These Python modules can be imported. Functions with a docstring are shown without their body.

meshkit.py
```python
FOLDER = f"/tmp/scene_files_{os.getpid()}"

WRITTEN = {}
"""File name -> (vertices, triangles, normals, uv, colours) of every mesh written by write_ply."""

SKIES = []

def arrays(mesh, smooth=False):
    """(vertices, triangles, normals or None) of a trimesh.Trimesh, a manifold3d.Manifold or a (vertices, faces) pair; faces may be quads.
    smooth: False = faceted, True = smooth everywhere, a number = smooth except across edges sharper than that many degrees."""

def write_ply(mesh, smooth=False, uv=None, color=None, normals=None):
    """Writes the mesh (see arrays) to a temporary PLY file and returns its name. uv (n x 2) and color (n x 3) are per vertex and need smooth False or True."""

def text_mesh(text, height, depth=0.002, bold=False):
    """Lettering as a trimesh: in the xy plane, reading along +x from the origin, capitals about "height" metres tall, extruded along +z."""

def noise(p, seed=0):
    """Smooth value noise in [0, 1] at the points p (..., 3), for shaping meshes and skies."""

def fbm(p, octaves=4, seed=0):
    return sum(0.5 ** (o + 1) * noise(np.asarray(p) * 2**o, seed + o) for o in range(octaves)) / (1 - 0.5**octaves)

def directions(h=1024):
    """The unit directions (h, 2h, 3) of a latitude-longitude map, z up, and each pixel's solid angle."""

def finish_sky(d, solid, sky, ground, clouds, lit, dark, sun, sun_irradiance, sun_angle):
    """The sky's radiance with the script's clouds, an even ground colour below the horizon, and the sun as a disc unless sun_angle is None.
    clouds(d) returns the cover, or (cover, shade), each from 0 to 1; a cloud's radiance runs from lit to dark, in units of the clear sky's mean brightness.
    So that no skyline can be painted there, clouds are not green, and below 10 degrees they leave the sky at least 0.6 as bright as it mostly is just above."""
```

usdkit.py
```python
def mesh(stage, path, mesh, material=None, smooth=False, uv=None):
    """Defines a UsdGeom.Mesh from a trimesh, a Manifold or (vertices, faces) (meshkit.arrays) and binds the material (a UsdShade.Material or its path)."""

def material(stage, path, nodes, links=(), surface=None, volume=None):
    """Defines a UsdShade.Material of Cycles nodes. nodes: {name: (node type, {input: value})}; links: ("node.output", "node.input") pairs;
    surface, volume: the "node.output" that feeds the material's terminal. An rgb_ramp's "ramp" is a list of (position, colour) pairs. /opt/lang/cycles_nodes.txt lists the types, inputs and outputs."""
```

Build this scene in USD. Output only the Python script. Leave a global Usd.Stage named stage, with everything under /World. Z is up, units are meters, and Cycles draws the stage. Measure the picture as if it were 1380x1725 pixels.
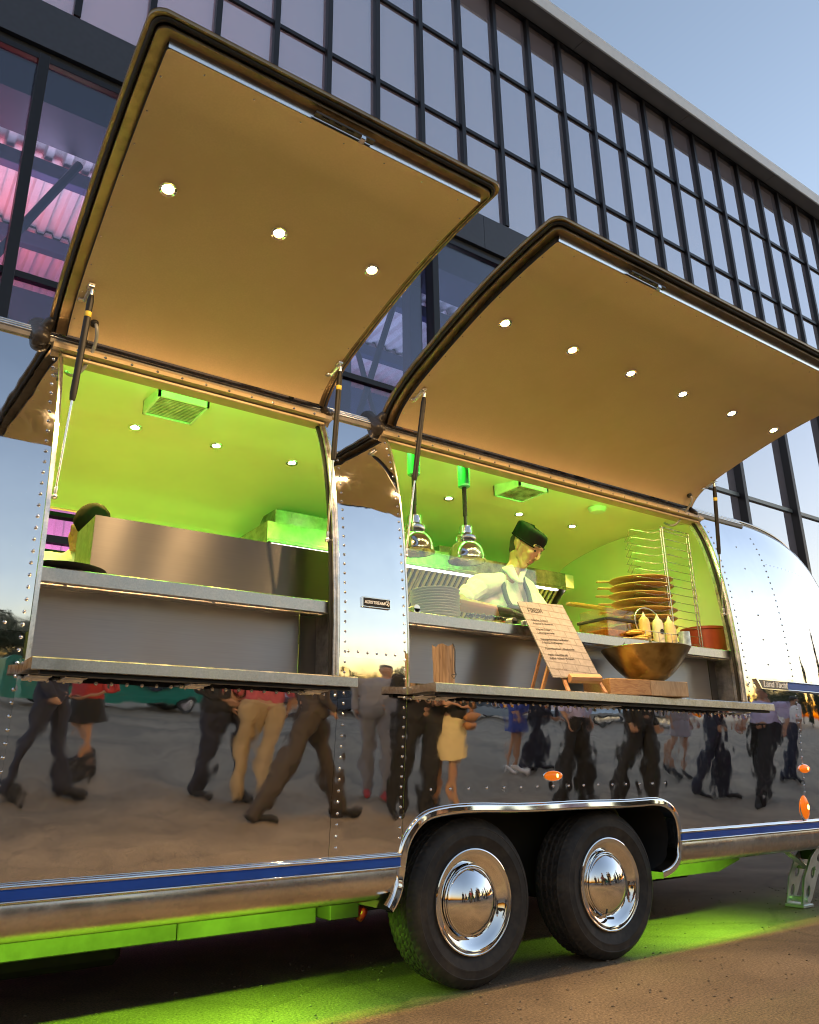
import math, random
import numpy as np, trimesh, manifold3d as m3, usdkit, meshkit
from pxr import Usd, UsdGeom, UsdLux, UsdShade, Gf, Sdf
from scipy.interpolate import CubicSpline
from shapely.geometry import Polygon, LineString, box as sbox, Point
from shapely import affinity
rnd = random.Random(7)
rng = np.random.default_rng(11)
stage = Usd.Stage.CreateInMemory()
UsdGeom.SetStageUpAxis(stage, 'Z'); UsdGeom.SetStageMetersPerUnit(stage, 1.0)
UsdGeom.Xform.Define(stage, '/World')

# ------------------------------------------------------------------ camera, sky, sun
CAM_R = np.array([0.8156, -0.5784, -0.0155]); CAM_POS = np.array([0.0, -2.9673, 0.864])
yaw, pit, rol = 0.616144748, 0.320461916, -0.0155026579
fwd = np.array([math.sin(yaw)*math.cos(pit), math.cos(yaw)*math.cos(pit), math.sin(pit)])
rgt = np.array([math.cos(yaw), -math.sin(yaw), 0.0]); upv = np.cross(rgt, fwd)
CAM_R = rgt*math.cos(rol)+upv*math.sin(rol); CAM_U = -rgt*math.sin(rol)+upv*math.cos(rol)
cam = UsdGeom.Camera.Define(stage, '/World/camera')
cam.CreateHorizontalApertureAttr(24.0); cam.CreateFocalLengthAttr(1337.874/1380*24.0)
cam.CreateExposureAttr(4.12)
M = Gf.Matrix4d(1.0)
for i, r in enumerate((CAM_R, CAM_U, -fwd)): M.SetRow(i, Gf.Vec4d(*map(float, r), 0))
M.SetRow(3, Gf.Vec4d(*map(float, CAM_POS), 1))
UsdGeom.Xformable(cam).AddTransformOp().Set(M)

SUN_DIR = np.array([1.0, -0.05]); SUN_EL = math.radians(-1.0)      # the sun has just set
SUN_ROT = math.atan2(SUN_DIR[0], SUN_DIR[1])
SKY_STRENGTH = 0.15
sky = UsdLux.DomeLight.Define(stage, '/World/sky')
sky_mat = usdkit.material(stage, '/World/Looks/dusk_sky', {
    's': ('sky_texture', {'sky_type': 'single_scattering', 'sun_disc': False, 'sun_elevation': SUN_EL, 'sun_rotation': SUN_ROT, 'air_density': 1.0, 'aerosol_density': 1.35, 'ozone_density': 1.2}),
    'b': ('background_shader', {'strength': SKY_STRENGTH})}, [('s.color', 'b.color')], surface='b.background')
UsdShade.MaterialBindingAPI.Apply(sky.GetPrim()).Bind(sky_mat)
sky.GetPrim().SetCustomDataByKey('kind', 'structure'); sky.GetPrim().SetCustomDataByKey('label', 'pale blue clear dusk sky over the hall roof')
sun = UsdLux.DistantLight.Define(stage, '/World/sun')
sun.CreateNormalizeAttr(True); sun.CreateIntensityAttr(0.002); sun.CreateAngleAttr(20.0); sun.CreateColorAttr((1.0, 0.82, 0.62))
d = np.array([SUN_DIR[0]*math.cos(SUN_EL), SUN_DIR[1]*math.cos(SUN_EL), math.sin(SUN_EL)]); d /= np.linalg.norm(d)
zz = d; xx = np.cross([0, 0, 1], zz); xx /= np.linalg.norm(xx); yy = np.cross(zz, xx)
SM = Gf.Matrix4d(1.0)
for i, r in enumerate((xx, yy, zz)): SM.SetRow(i, Gf.Vec4d(*map(float, r), 0))
UsdGeom.Xformable(sun).AddTransformOp().Set(SM)

# lamp strengths (all lamps that the place has, in one spot)
GAIN = 2.0**-4.12         # emission of 1 x GAIN shows as white
AWN_W, CEIL_W, LED_W, UNDER_W, HALL_W = 5300*GAIN, 3200*GAIN, 310*GAIN, 300*GAIN, 1.6*GAIN

# ------------------------------------------------------------------ helpers
used = {}
def numbered(parent, name):
    k = parent + '/' + name
    n = used.get(k, 0); used[k] = n+1
    return k if n == 0 else f'{k}_{n:03d}'
def tag(p, label=None, cat=None, group=None, kind=None):
    p = p if isinstance(p, Usd.Prim) else p.GetPrim()
    for k, v in (('label', label), ('category', cat), ('group', group), ('kind', kind)):
        if v: p.SetCustomDataByKey(k, v)
    return p
def path_of(p): return '/World' if p is None else str((p if isinstance(p, Usd.Prim) else p.GetPrim()).GetPath())
def thing(name, label, cat, group=None):
    x = UsdGeom.Xform.Define(stage, numbered('/World', name))
    return tag(x, label, cat, group)
def obj(name, mesh, mat, parent=None, smooth=False, label=None, kind=None):
    m = usdkit.mesh(stage, numbered(path_of(parent), name), mesh, mat, smooth=smooth)
    return tag(m, label, kind=kind)

def cat(*ms): return trimesh.util.concatenate([m for m in ms if m is not None])
def V(*a): return np.array(a, float)
def tomesh(man):
    q = man.to_mesh(); return trimesh.Trimesh(np.array(q.vert_properties[:, :3]), np.array(q.tri_verts), process=False)
def box(x0, x1, y0, y1, z0, z1, b=0.0):
    if b <= 0:
        m = trimesh.creation.box([x1-x0, y1-y0, z1-z0]); m.apply_translation([(x0+x1)/2, (y0+y1)/2, (z0+z1)/2]); return m
    pts = []
    for sx, sy, sz in np.ndindex(2, 2, 2):
        X, Yv, Z = (x0, x1)[sx], (y0, y1)[sy], (z0, z1)[sz]
        ix, iy, iz = (b if sx == 0 else -b), (b if sy == 0 else -b), (b if sz == 0 else -b)
        pts += [(X, Yv+iy, Z+iz), (X+ix, Yv, Z+iz), (X+ix, Yv+iy, Z)]
    return trimesh.convex.convex_hull(np.array(pts))
def rotz(m, deg, c=(0, 0, 0)):
    m = m.copy(); m.apply_transform(trimesh.transformations.rotation_matrix(math.radians(deg), [0, 0, 1], c)); return m
def frame_of(t):
    t = t/np.linalg.norm(t); a = np.cross(t, [0, 0, 1.0] if abs(t[2]) < .9 else [1.0, 0, 0]); a /= np.linalg.norm(a)
    return a, np.cross(t, a)
def tube(pts, r, n=8, caps=True):
    p = np.asarray(pts, float); rr = np.broadcast_to(np.asarray(r, float), (len(p),))
    t = np.gradient(p, axis=0); t /= np.linalg.norm(t, axis=1)[:, None]+1e-12
    a, b = frame_of(t[0]); A = [a]
    for i in range(1, len(p)):
        a = A[-1]-t[i]*(A[-1]@t[i]); A.append(a/np.linalg.norm(a))
    A = np.array(A); B = np.cross(t, A); an = np.arange(n)*2*np.pi/n
    v = p[:, None]+rr[:, None, None]*(np.cos(an)[None, :, None]*A[:, None]+np.sin(an)[None, :, None]*B[:, None])
    v = v.reshape(-1, 3); f = []
    for i in range(len(p)-1):
        for j in range(n):
            k = (j+1) % n
            f += [(i*n+j, i*n+k, (i+1)*n+k), (i*n+j, (i+1)*n+k, (i+1)*n+j)]
    if caps:
        v = np.vstack([v, p[0], p[-1]]); c0, c1 = len(v)-2, len(v)-1; L = (len(p)-1)*n
        for j in range(n):
            k = (j+1) % n; f += [(c0, k, j), (c1, L+j, L+k)]
    return trimesh.Trimesh(v, np.array(f), process=False)
def cyl(p0, p1, r, n=12, r1=None): return tube([p0, p1], [r, r if r1 is None else r1], n)
def grid(P, flip=False):
    P = np.asarray(P, float); a, b = P.shape[:2]; i, j = np.meshgrid(np.arange(a-1), np.arange(b-1), indexing='ij')
    q = np.stack([i*b+j, (i+1)*b+j, (i+1)*b+j+1, i*b+j+1], -1).reshape(-1, 4)
    if flip: q = q[:, ::-1]
    return trimesh.Trimesh(P.reshape(-1, 3), np.vstack([q[:, [0, 1, 2]], q[:, [0, 2, 3]]]), process=False)
def lathe(prof, n=48, axis='z', c=(0, 0, 0)):
    """prof: (r, h) pairs."""
    a = np.linspace(0, 2*np.pi, n, endpoint=False); pr = np.asarray(prof, float); m = len(pr)
    v = np.stack([pr[:, None, 0]*np.cos(a), pr[:, None, 0]*np.sin(a), np.broadcast_to(pr[:, None, 1], (m, n))], -1).reshape(-1, 3)
    f = []
    for i in range(m-1):
        for j in range(n):
            k = (j+1) % n; f += [(i*n+j, i*n+k, (i+1)*n+k), (i*n+j, (i+1)*n+k, (i+1)*n+j)]
    v = v if axis == 'z' else v[:, [0, 2, 1]]
    f = np.array(f)
    if axis == 'y': f = f[:, ::-1]
    return trimesh.Trimesh(v+np.array(c), f, process=False)
def extr_x(poly, x0, x1):
    """polygon in (y, z), extruded along x."""
    m = trimesh.creation.extrude_polygon(poly, x1-x0, engine='earcut'); v = m.vertices
    return trimesh.Trimesh(np.c_[v[:, 2]+x0, v[:, 0], v[:, 1]], m.faces, process=False)
def extr_y(poly, y0, y1):
    """polygon in (x, z), extruded along y."""
    m = trimesh.creation.extrude_polygon(poly, y1-y0, engine='earcut'); v = m.vertices
    return trimesh.Trimesh(np.c_[v[:, 0], v[:, 2]+y0, v[:, 1]], m.faces[:, ::-1], process=False)
def place(m, o, ex, ey, ez):
    v = m.vertices; return trimesh.Trimesh(np.array(o)+v[:, [0]]*np.array(ex)+v[:, [1]]*np.array(ey)+v[:, [2]]*np.array(ez), m.faces, process=False)
def dome(r, n=7, m=3, h=1.0):
    """half ball on the plane z = 0."""
    pr = [(r*math.cos(t), h*r*math.sin(t)) for t in np.linspace(0, math.pi/2*.96, m)]; q = lathe(pr, n)
    v = np.vstack([q.vertices, [0, 0, h*r]]); k = len(v)-1; L = (m-1)*n
    return trimesh.Trimesh(v, np.vstack([q.faces, [(L+j, L+(j+1) % n, k) for j in range(n)]]), process=False)
def many(base, spots, normals=None):
    """copies of base (z up) at spots, its z along normals."""
    out_v, out_f, n0 = [], [], 0
    for i, s in enumerate(spots):
        nz = np.array([0, -1.0, 0]) if normals is None else np.asarray(normals[i], float)
        a, b = frame_of(nz); v = np.array(s)+base.vertices[:, [0]]*a+base.vertices[:, [1]]*b+base.vertices[:, [2]]*(nz/np.linalg.norm(nz))
        # keep the winding outward
        out_v.append(v); out_f.append((base.faces if np.dot(np.cross(a, b), nz) > 0 else base.faces[:, ::-1])+n0); n0 += len(v)
    return trimesh.Trimesh(np.vstack(out_v), np.vstack(out_f), process=False)
def blob(bones, refine=0.03, it=8, seg=14):
    """bones: (p0, r0, p1, r1[, squash]) joined into one smooth body."""
    parts = []
    for bo in bones:
        p0, r0, p1, r1 = bo[:4]; sq = bo[4] if len(bo) > 4 else (1, 1, 1)
        s = [m3.Manifold.sphere(r, seg).scale(list(map(float, sq))).translate(list(map(float, p))) for p, r in ((p0, r0), (p1, r1))]
        parts.append(m3.Manifold.batch_hull(s))
    u = m3.Manifold.batch_boolean(parts, m3.OpType.Add).refine_to_length(refine)
    t = tomesh(u); t.merge_vertices()
    if it: trimesh.smoothing.filter_taubin(t, iterations=it)
    return t

def light(kind, path, pos, color, power, size, direction=(0, 0, -1), along=None, spread=None):
    L = {'disk': UsdLux.DiskLight, 'rect': UsdLux.RectLight, 'sphere': UsdLux.SphereLight}[kind].Define(stage, path)
    if kind == 'rect': L.CreateWidthAttr(size[0]); L.CreateHeightAttr(size[1])
    else: L.CreateRadiusAttr(size)
    L.CreateColorAttr(Gf.Vec3f(*color)); L.CreateIntensityAttr(power)
    z = -np.array(direction, float); z /= np.linalg.norm(z)
    x = np.array(along, float) if along is not None else frame_of(z)[0]; x -= z*(x@z); x /= np.linalg.norm(x); y = np.cross(z, x)
    m = Gf.Matrix4d(1.0)
    for i, r in enumerate((x, y, z)): m.SetRow(i, Gf.Vec4d(*map(float, r), 0))
    m.SetRow(3, Gf.Vec4d(*map(float, pos), 1)); UsdGeom.Xformable(L).AddTransformOp().Set(m)
    if spread is not None:
        s = UsdLux.ShapingAPI.Apply(L.GetPrim()); s.CreateShapingConeAngleAttr(spread); s.CreateShapingConeSoftnessAttr(0.4)
    return L

# ------------------------------------------------------------------ materials
def pm(name, base, rough=.5, metal=0., var=.12, vs=12., bump=0., bs=60., bd=.01, rv=0., dark=None, dscale=3., detail=4, **kw):
    """principled with a little noise in colour, gloss and relief; all placed by world position."""
    n = {'g': ('geometry', {}), 'n': ('noise_texture', {'scale': vs, 'detail': detail, 'roughness': .6}), 'p': ('principled_bsdf', {'roughness': rough, 'metallic': metal, **kw})}
    L = [('g.position', 'n.vector')]
    lo = tuple(c*(1-var) for c in base); hi = tuple(min(1, c*(1+var)) for c in base)
    n['r'] = ('rgb_ramp', {'ramp': [(.3, lo), (.7, hi)]}); L += [('n.fac', 'r.fac')]
    src = 'r.color'
    if dark is not None:
        n['n2'] = ('noise_texture', {'scale': dscale, 'detail': 6, 'roughness': .65}); n['m2'] = ('rgb_ramp', {'ramp': [(.45, (0, 0, 0)), (.68, (1, 1, 1))]})
        n['mx'] = ('mix', {'mix_type': 'mix', 'color2': dark}); L += [('g.position', 'n2.vector'), ('n2.fac', 'm2.fac'), ('m2.color', 'mx.fac'), (src, 'mx.color1')]; src = 'mx.color'
    L.append((src, 'p.base_color'))
    if rv:
        n['rr'] = ('map_range', {'from_min': .3, 'from_max': .7, 'to_min': max(0, rough-rv), 'to_max': rough+rv}); L += [('n.fac', 'rr.value'), ('rr.result', 'p.roughness')]
    if bump:
        n['nb'] = ('noise_texture', {'scale': bs, 'detail': 3}); n['b'] = ('bump', {'strength': bump, 'distance': bd}); L += [('g.position', 'nb.vector'), ('nb.fac', 'b.height'), ('b.normal', 'p.normal')]
    return usdkit.material(stage, '/World/Looks/'+name, n, L, surface='p.BSDF')
def emit(name, col, s):
    return usdkit.material(stage, '/World/Looks/'+name, {'e': ('emission', {'color': col, 'strength': s})}, [], surface='e.emission')
def brushed(name, base, rough, aniso, stretch=(1., 60., 60.), tangent=(1, 0, 0), amount=.08, **kw):
    n = {'g': ('geometry', {}), 'mp': ('mapping', {'scale': stretch}), 'n': ('noise_texture', {'scale': 6., 'detail': 4}), 'n2': ('noise_texture', {'scale': 2.2, 'detail': 3}),
         'r': ('rgb_ramp', {'ramp': [(.3, tuple(c*(1-amount) for c in base)), (.7, base)]}), 'rr': ('map_range', {'from_min': .3, 'from_max': .7, 'to_min': rough*.8, 'to_max': rough*1.25}),
         't': ('combine_xyz', dict(zip('xyz', tangent))), 'p': ('principled_bsdf', {'metallic': 1.0, 'anisotropic': aniso, **kw})}
    L = [('g.position', 'mp.vector'), ('mp.vector', 'n.vector'), ('n.fac', 'r.fac'), ('r.color', 'p.base_color'), ('g.position', 'n2.vector'), ('n2.fac', 'rr.value'), ('rr.result', 'p.roughness'), ('t.vector', 'p.tangent')]
    return usdkit.material(stage, '/World/Looks/'+name, n, L, surface='p.BSDF')
K = {}
# polished aluminium skin: fine swirl marks in the gloss, faint tarnish
K['skin'] = usdkit.material(stage, '/World/Looks/polished_aluminium', {
    'g': ('geometry', {}), 'n': ('noise_texture', {'scale': 2.5, 'detail': 5, 'roughness': .6, 'distortion': 1.5}),
    'r': ('rgb_ramp', {'ramp': [(.3, (.88, .885, .90)), (.7, (.94, .94, .945))]}), 'n2': ('noise_texture', {'scale': 9., 'detail': 6, 'distortion': 3.}),
    'rr': ('map_range', {'from_min': .3, 'from_max': .75, 'to_min': .012, 'to_max': .06}), 'nb': ('noise_texture', {'scale': 5.5, 'detail': 2.}), 'b': ('bump', {'strength': .05, 'distance': .02}),
    'p': ('principled_bsdf', {'metallic': 1.0})},
    [('g.position', 'n.vector'), ('n.fac', 'r.fac'), ('r.color', 'p.base_color'), ('g.position', 'n2.vector'), ('n2.fac', 'rr.value'), ('rr.result', 'p.roughness'), ('g.position', 'nb.vector'), ('nb.fac', 'b.height'), ('b.normal', 'p.normal')], surface='p.BSDF')
K['chrome'] = pm('chrome', (.86, .87, .88), .05, 1.0, var=.03)
K['alu'] = pm('satin_aluminium', (.72, .72, .72), .28, 1.0, var=.08, rv=.08)
K['alu_dull'] = pm('dull_skirt_aluminium', (.62, .60, .57), .22, 1.0, var=.12, vs=6, rv=.08, dark=(.40, .37, .33))
K['steel_lit'] = brushed('brushed_steel_lit', (.37, .37, .385), .40, .94, tangent=(0, 0, 1))  # same steel as the cabinet front, its brighter light put into the colour
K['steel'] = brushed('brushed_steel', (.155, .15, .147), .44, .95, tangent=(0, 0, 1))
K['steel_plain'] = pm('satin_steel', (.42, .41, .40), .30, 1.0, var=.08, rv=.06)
K['steel_edge'] = pm('shelf_steel', (.40, .39, .38), .26, 1.0, var=.08, rv=.06)
K['rivet'] = pm('rivet_metal', (.70, .70, .71), .12, 1.0, var=.1, vs=80)
K['lining'] = pm('beige_lining', (.62, .46, .25), .62, 0, var=.05, vs=160, bump=.15, bs=900, bd=.001, dark=(.57, .415, .215), dscale=1.5)
K['frame_gold'] = pm('anodised_frame', (.30, .22, .125), .36, 1.0, var=.1, rv=.06)
K['rail_alu'] = pm('hinge_rail', (.44, .34, .20), .5, .25, var=.1)
K['rubber'] = pm('black_rubber', (.012, .012, .012), .55, 0, var=.2)
K['blackmetal'] = pm('black_enamel', (.010, .010, .011), .45, 0, var=.2, specular_ior_level=.25)
K['cast'] = pm('dark_cast_bracket', (.05, .042, .036), .32, .3, var=.25, bump=.15, bs=70)
K['white_in'] = pm('cream_wall_laminate', (.80, .79, .54), .38, 0, var=.03, vs=3)
K['floor_in'] = pm('pale_vinyl_floor', (.36, .34, .28), .5, 0, var=.15, vs=30)
K['blue'] = pm('blue_trim_paint', (.010, .075, .40), .4, 0, var=.1)
K['dark'] = pm('dark_underbody', (.012, .012, .012), .8, 0, var=.3)
K['railpaint'] = pm('galvanised_rail', (.042, .042, .040), .7, 0, var=.18, vs=9, bump=.25, bs=40, bd=.003, dark=(.022, .022, .02), specular_ior_level=.15)
K['tyre'] = pm('tyre_rubber', (.013, .0125, .012), .66, 0, var=.3, vs=30, bump=.18, bs=160, bd=.0015, dark=(.038, .033, .027), dscale=13)
K['amber'] = pm('amber_lens', (.62, .14, .005), .12, 0, var=.1, emission_color=(1, .20, .01), emission_strength=.55*GAIN)
K['amber_hot'] = emit('amber_bulb', (1, .50, .10), 9.*GAIN)
K['lamp_white'] = emit('halogen_bulb', (1.0, .80, .46), 60.*GAIN)
K['lamp_in'] = emit('ceiling_bulb', (1.0, .85, .55), 25.*GAIN)
K['led_green'] = emit('green_led', (.10, 1.0, .30), 2.*GAIN)
K['tube_white'] = emit('hood_tube', (1.0, .93, .86), 5.*GAIN)
K['whitetrim'] = pm('white_collar', (.75, .73, .66), .35, 0, var=.04)
K['glass_guard'] = usdkit.material(stage, '/World/Looks/counter_glass', {'f': ('layer_weight', {}), 'pw': ('math', {'math_type': 'power', 'value2': 4.0}), 'mr': ('map_range', {'to_min': 0.07, 'to_max': 0.9}), 't': ('transparent_bsdf', {'color': (0.97, 0.98, 0.97)}), 'g': ('glossy_bsdf', {'color': (1, 1, 1), 'roughness': .004}), 'm': ('mix_closure', {})},
    [('f.facing', 'pw.value1'), ('pw.value', 'mr.value'), ('mr.result', 'm.fac'), ('t.BSDF', 'm.closure1'), ('g.BSDF', 'm.closure2')], surface='m.closure')
K['hall_glass'] = usdkit.material(stage, '/World/Looks/hall_glass', {'f': ('layer_weight', {}), 'pw': ('math', {'math_type': 'power', 'value2': 4.0}), 'mr': ('map_range', {'to_min': 0.1, 'to_max': 0.9}), 't': ('transparent_bsdf', {'color': (0.60, 0.61, 0.78)}), 'g': ('glossy_bsdf', {'color': (1, 1, 1), 'roughness': .004}), 'm': ('mix_closure', {})},
    [('f.facing', 'pw.value1'), ('pw.value', 'mr.value'), ('mr.result', 'm.fac'), ('t.BSDF', 'm.closure1'), ('g.BSDF', 'm.closure2')], surface='m.closure')
K['frost'] = usdkit.material(stage, '/World/Looks/frosted_pane', {'oi': ('object_info', {}), 'r': ('rgb_ramp', {'ramp': [(0, (.17, .15, .18)), (1, (.27, .245, .27))]}), 'f': ('layer_weight', {}), 'pw': ('math', {'math_type': 'power', 'value2': 1.6}), 'mr': ('map_range', {'to_min': .34, 'to_max': 1.0}), 'd': ('diffuse_bsdf', {}), 'tl': ('translucent_bsdf', {'color': (.55, .52, .56)}), 'dm': ('mix_closure', {'fac': .45}),
    'g': ('glossy_bsdf', {'color': (.95, .95, 1), 'roughness': .02}), 'm': ('mix_closure', {})}, [('oi.random', 'r.fac'), ('r.color', 'd.color'), ('f.facing', 'pw.value1'), ('pw.value', 'mr.value'), ('mr.result', 'm.fac'), ('d.BSDF', 'dm.closure1'), ('tl.BSDF', 'dm.closure2'), ('dm.closure', 'm.closure1'), ('g.BSDF', 'm.closure2')], surface='m.closure')
K['mullion'] = pm('dark_mullion', (.006, .0055, .008), .35, .2, var=.15)
K['transom'] = pm('grey_transom', (.20, .22, .22), .4, .3, var=.1)
K['beam'] = pm('hall_beam_cladding', (.045, .05, .065), .42, .2, var=.08)
K['soffit'] = pm('soffit_boards', (.22, .20, .20), .7, 0, var=.06, vs=2)
K['fascia'] = pm('pale_fascia', (.72, .75, .76), .5, 0, var=.06, vs=2)
K['corr'] = pm('white_corrugated_sheet', (.74, .72, .70), .45, 0, var=.05)
K['blue_steel'] = pm('blue_grey_steelwork', (.030, .038, .10), .45, 0, var=.1)
# ground: worn asphalt
K['ground'] = usdkit.material(stage, '/World/Looks/worn_asphalt', {
    'g': ('geometry', {}), 'n1': ('noise_texture', {'scale': 1.1, 'detail': 8, 'roughness': .62}), 'r1': ('rgb_ramp', {'ramp': [(.35, (.118, .088, .056)), (.65, (.205, .157, .103))]}),
    'n2': ('noise_texture', {'scale': 95., 'detail': 6, 'roughness': .78}), 'r2': ('rgb_ramp', {'ramp': [(.34, (.25, .25, .25)), (.5, (.95, .95, .95)), (.66, (1.9, 1.85, 1.75))]}),
    'mx': ('mix', {'mix_type': 'multiply', 'fac': 1.0}), 'v': ('voronoi_texture', {'scale': 70., 'randomness': 1.0}), 'r3': ('rgb_ramp', {'ramp': [(.0, (.35, .33, .3)), (.06, (.5, .48, .45)), (.12, (1, 1, 1))]}),
    'mx2': ('mix', {'mix_type': 'multiply', 'fac': .75}), 'n5': ('noise_texture', {'scale': 1.6, 'detail': 3}), 'wv': ('mix', {'mix_type': 'add', 'fac': .35}), 'vc': ('voronoi_texture', {'feature': 'distance_to_edge', 'scale': .42}), 'rc': ('rgb_ramp', {'ramp': [(0, (.30, .29, .28)), (.004, (.45, .44, .43)), (.011, (1, 1, 1))]}), 'mx3': ('mix', {'mix_type': 'multiply', 'fac': .28}), 'n6': ('noise_texture', {'scale': .9, 'detail': 5, 'distortion': .6}), 'r6': ('rgb_ramp', {'ramp': [(.36, (.62, .62, .63)), (.50, (1, 1, 1))]}), 'mx4': ('mix', {'mix_type': 'multiply', 'fac': .75}), 'b': ('bump', {'strength': .9, 'distance': .008}), 'p': ('principled_bsdf', {'roughness': .85})},
    [('g.position', 'n1.vector'), ('g.position', 'n2.vector'), ('g.position', 'v.vector'), ('n1.fac', 'r1.fac'), ('n2.fac', 'r2.fac'), ('r1.color', 'mx.color1'), ('r2.color', 'mx.color2'), ('v.distance', 'r3.fac'), ('mx.color', 'mx2.color1'), ('r3.color', 'mx2.color2'),
     ('g.position', 'n5.vector'), ('g.position', 'wv.color1'), ('n5.color', 'wv.color2'), ('wv.color', 'vc.vector'), ('vc.distance', 'rc.fac'), ('mx2.color', 'mx3.color1'), ('rc.color', 'mx3.color2'), ('g.position', 'n6.vector'), ('n6.fac', 'r6.fac'), ('mx3.color', 'mx4.color1'), ('r6.color', 'mx4.color2'), ('mx4.color', 'p.base_color'), ('n2.fac', 'b.height'), ('b.normal', 'p.normal')], surface='p.BSDF')
def wood(name, c0, c1, scale=(2., 30., 30.), rough=.5):
    return usdkit.material(stage, '/World/Looks/'+name, {'tc': ('texture_coordinate', {}), 'mp': ('mapping', {'scale': scale}), 'n': ('noise_texture', {'scale': 2.2, 'detail': 6, 'distortion': 1.2}), 'r': ('rgb_ramp', {'ramp': [(.3, c0), (.5, c1), (.62, c0), (.75, c1)]}),
        'b': ('bump', {'strength': .2, 'distance': .002}), 'p': ('principled_bsdf', {'roughness': rough})}, [('tc.object', 'mp.vector'), ('mp.vector', 'n.vector'), ('n.fac', 'r.fac'), ('r.color', 'p.base_color'), ('n.fac', 'b.height'), ('b.normal', 'p.normal')], surface='p.BSDF')
K['wood_dark'] = wood('timber_warm', (.30, .15, .06), (.42, .24, .10))
K['wood_pale'] = wood('timber_pale', (.42, .26, .13), (.52, .35, .19), (14., 14., 3.))
K['wood_board'] = wood('board_wood', (.42, .24, .09), (.55, .34, .14), (3., 22., 22.), .45)
K['easel'] = wood('easel_wood', (.42, .20, .09), (.50, .26, .12), (3., 22., 22.), .45)
# ------------------------------------------------------------------ ground and hall
g = [(-400, -400, 0), (400, -400, 0), (400, 400, 0), (-400, 400, 0)]
tag(obj('ground', (g, [(0, 1, 2), (0, 2, 3)]), K['ground']), 'worn grey brown asphalt yard under the trailer', kind='structure')
# loose grit on the asphalt
gv, gf, gn = [], [], 0
for k in range(900):
    gx, gy = rng.uniform(.8, 7.5), rng.uniform(-1.6, 1.0); gr = rng.uniform(.0025, .0075)*(1.5 if rng.random() < .06 else 1)
    st = trimesh.creation.icosphere(0, 1.0); v_ = st.vertices*rng.uniform(.6, 1.2, (12, 1))*gr*np.array([1.2, 1, .7]); v_ = v_+[gx, gy, gr*.35]; gv.append(v_); gf.append(st.faces+gn); gn += 12
tag(obj('loose_grit', trimesh.Trimesh(np.vstack(gv), np.vstack(gf), process=False), pm('grit_stone', (.14, .115, .085), .8, var=.5, vs=50)), 'loose small grit scattered over the asphalt beside the wheels', 'grit', kind='stuff')
YB = 8.0
hall = thing('glass_hall', 'tall hall with dark gridded glass front behind the trailer', 'building')
UX = [1.28+1.1556*k for k in range(-5, 27)]; LX = [0.92+2.482*k for k in range(-2, 13)]
X0, X1 = UX[0], UX[-1]
ZR = [12.56, 14.80, 17.17, 19.55]
for i in range(len(UX)-1):
    for j in range(3):
        pn = box(UX[i]+.035, UX[i+1]-.035, YB, YB+.03, ZR[j]+.03, ZR[j+1]-.03); v = pn.vertices; v[:, 1] += (v[:, 0]-UX[i]-.58)*rng.normal(0, .0028)+(v[:, 2]-ZR[j]-1.1)*rng.normal(0, .0022); pn.vertices = v
        obj('frosted_pane', pn, K['frost'], hall)
for x in UX: obj('mullion', box(x-.055, x+.055, YB-.11, YB+.06, 12.57, 19.56, .006), K['mullion'], hall)
for z in ZR[1:3]:
    for i in range(len(UX)-1): obj('transom', box(UX[i]+.063, UX[i+1]-.063, YB-.05, YB+.05, z-.045, z+.045), K['mullion'], hall)
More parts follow.
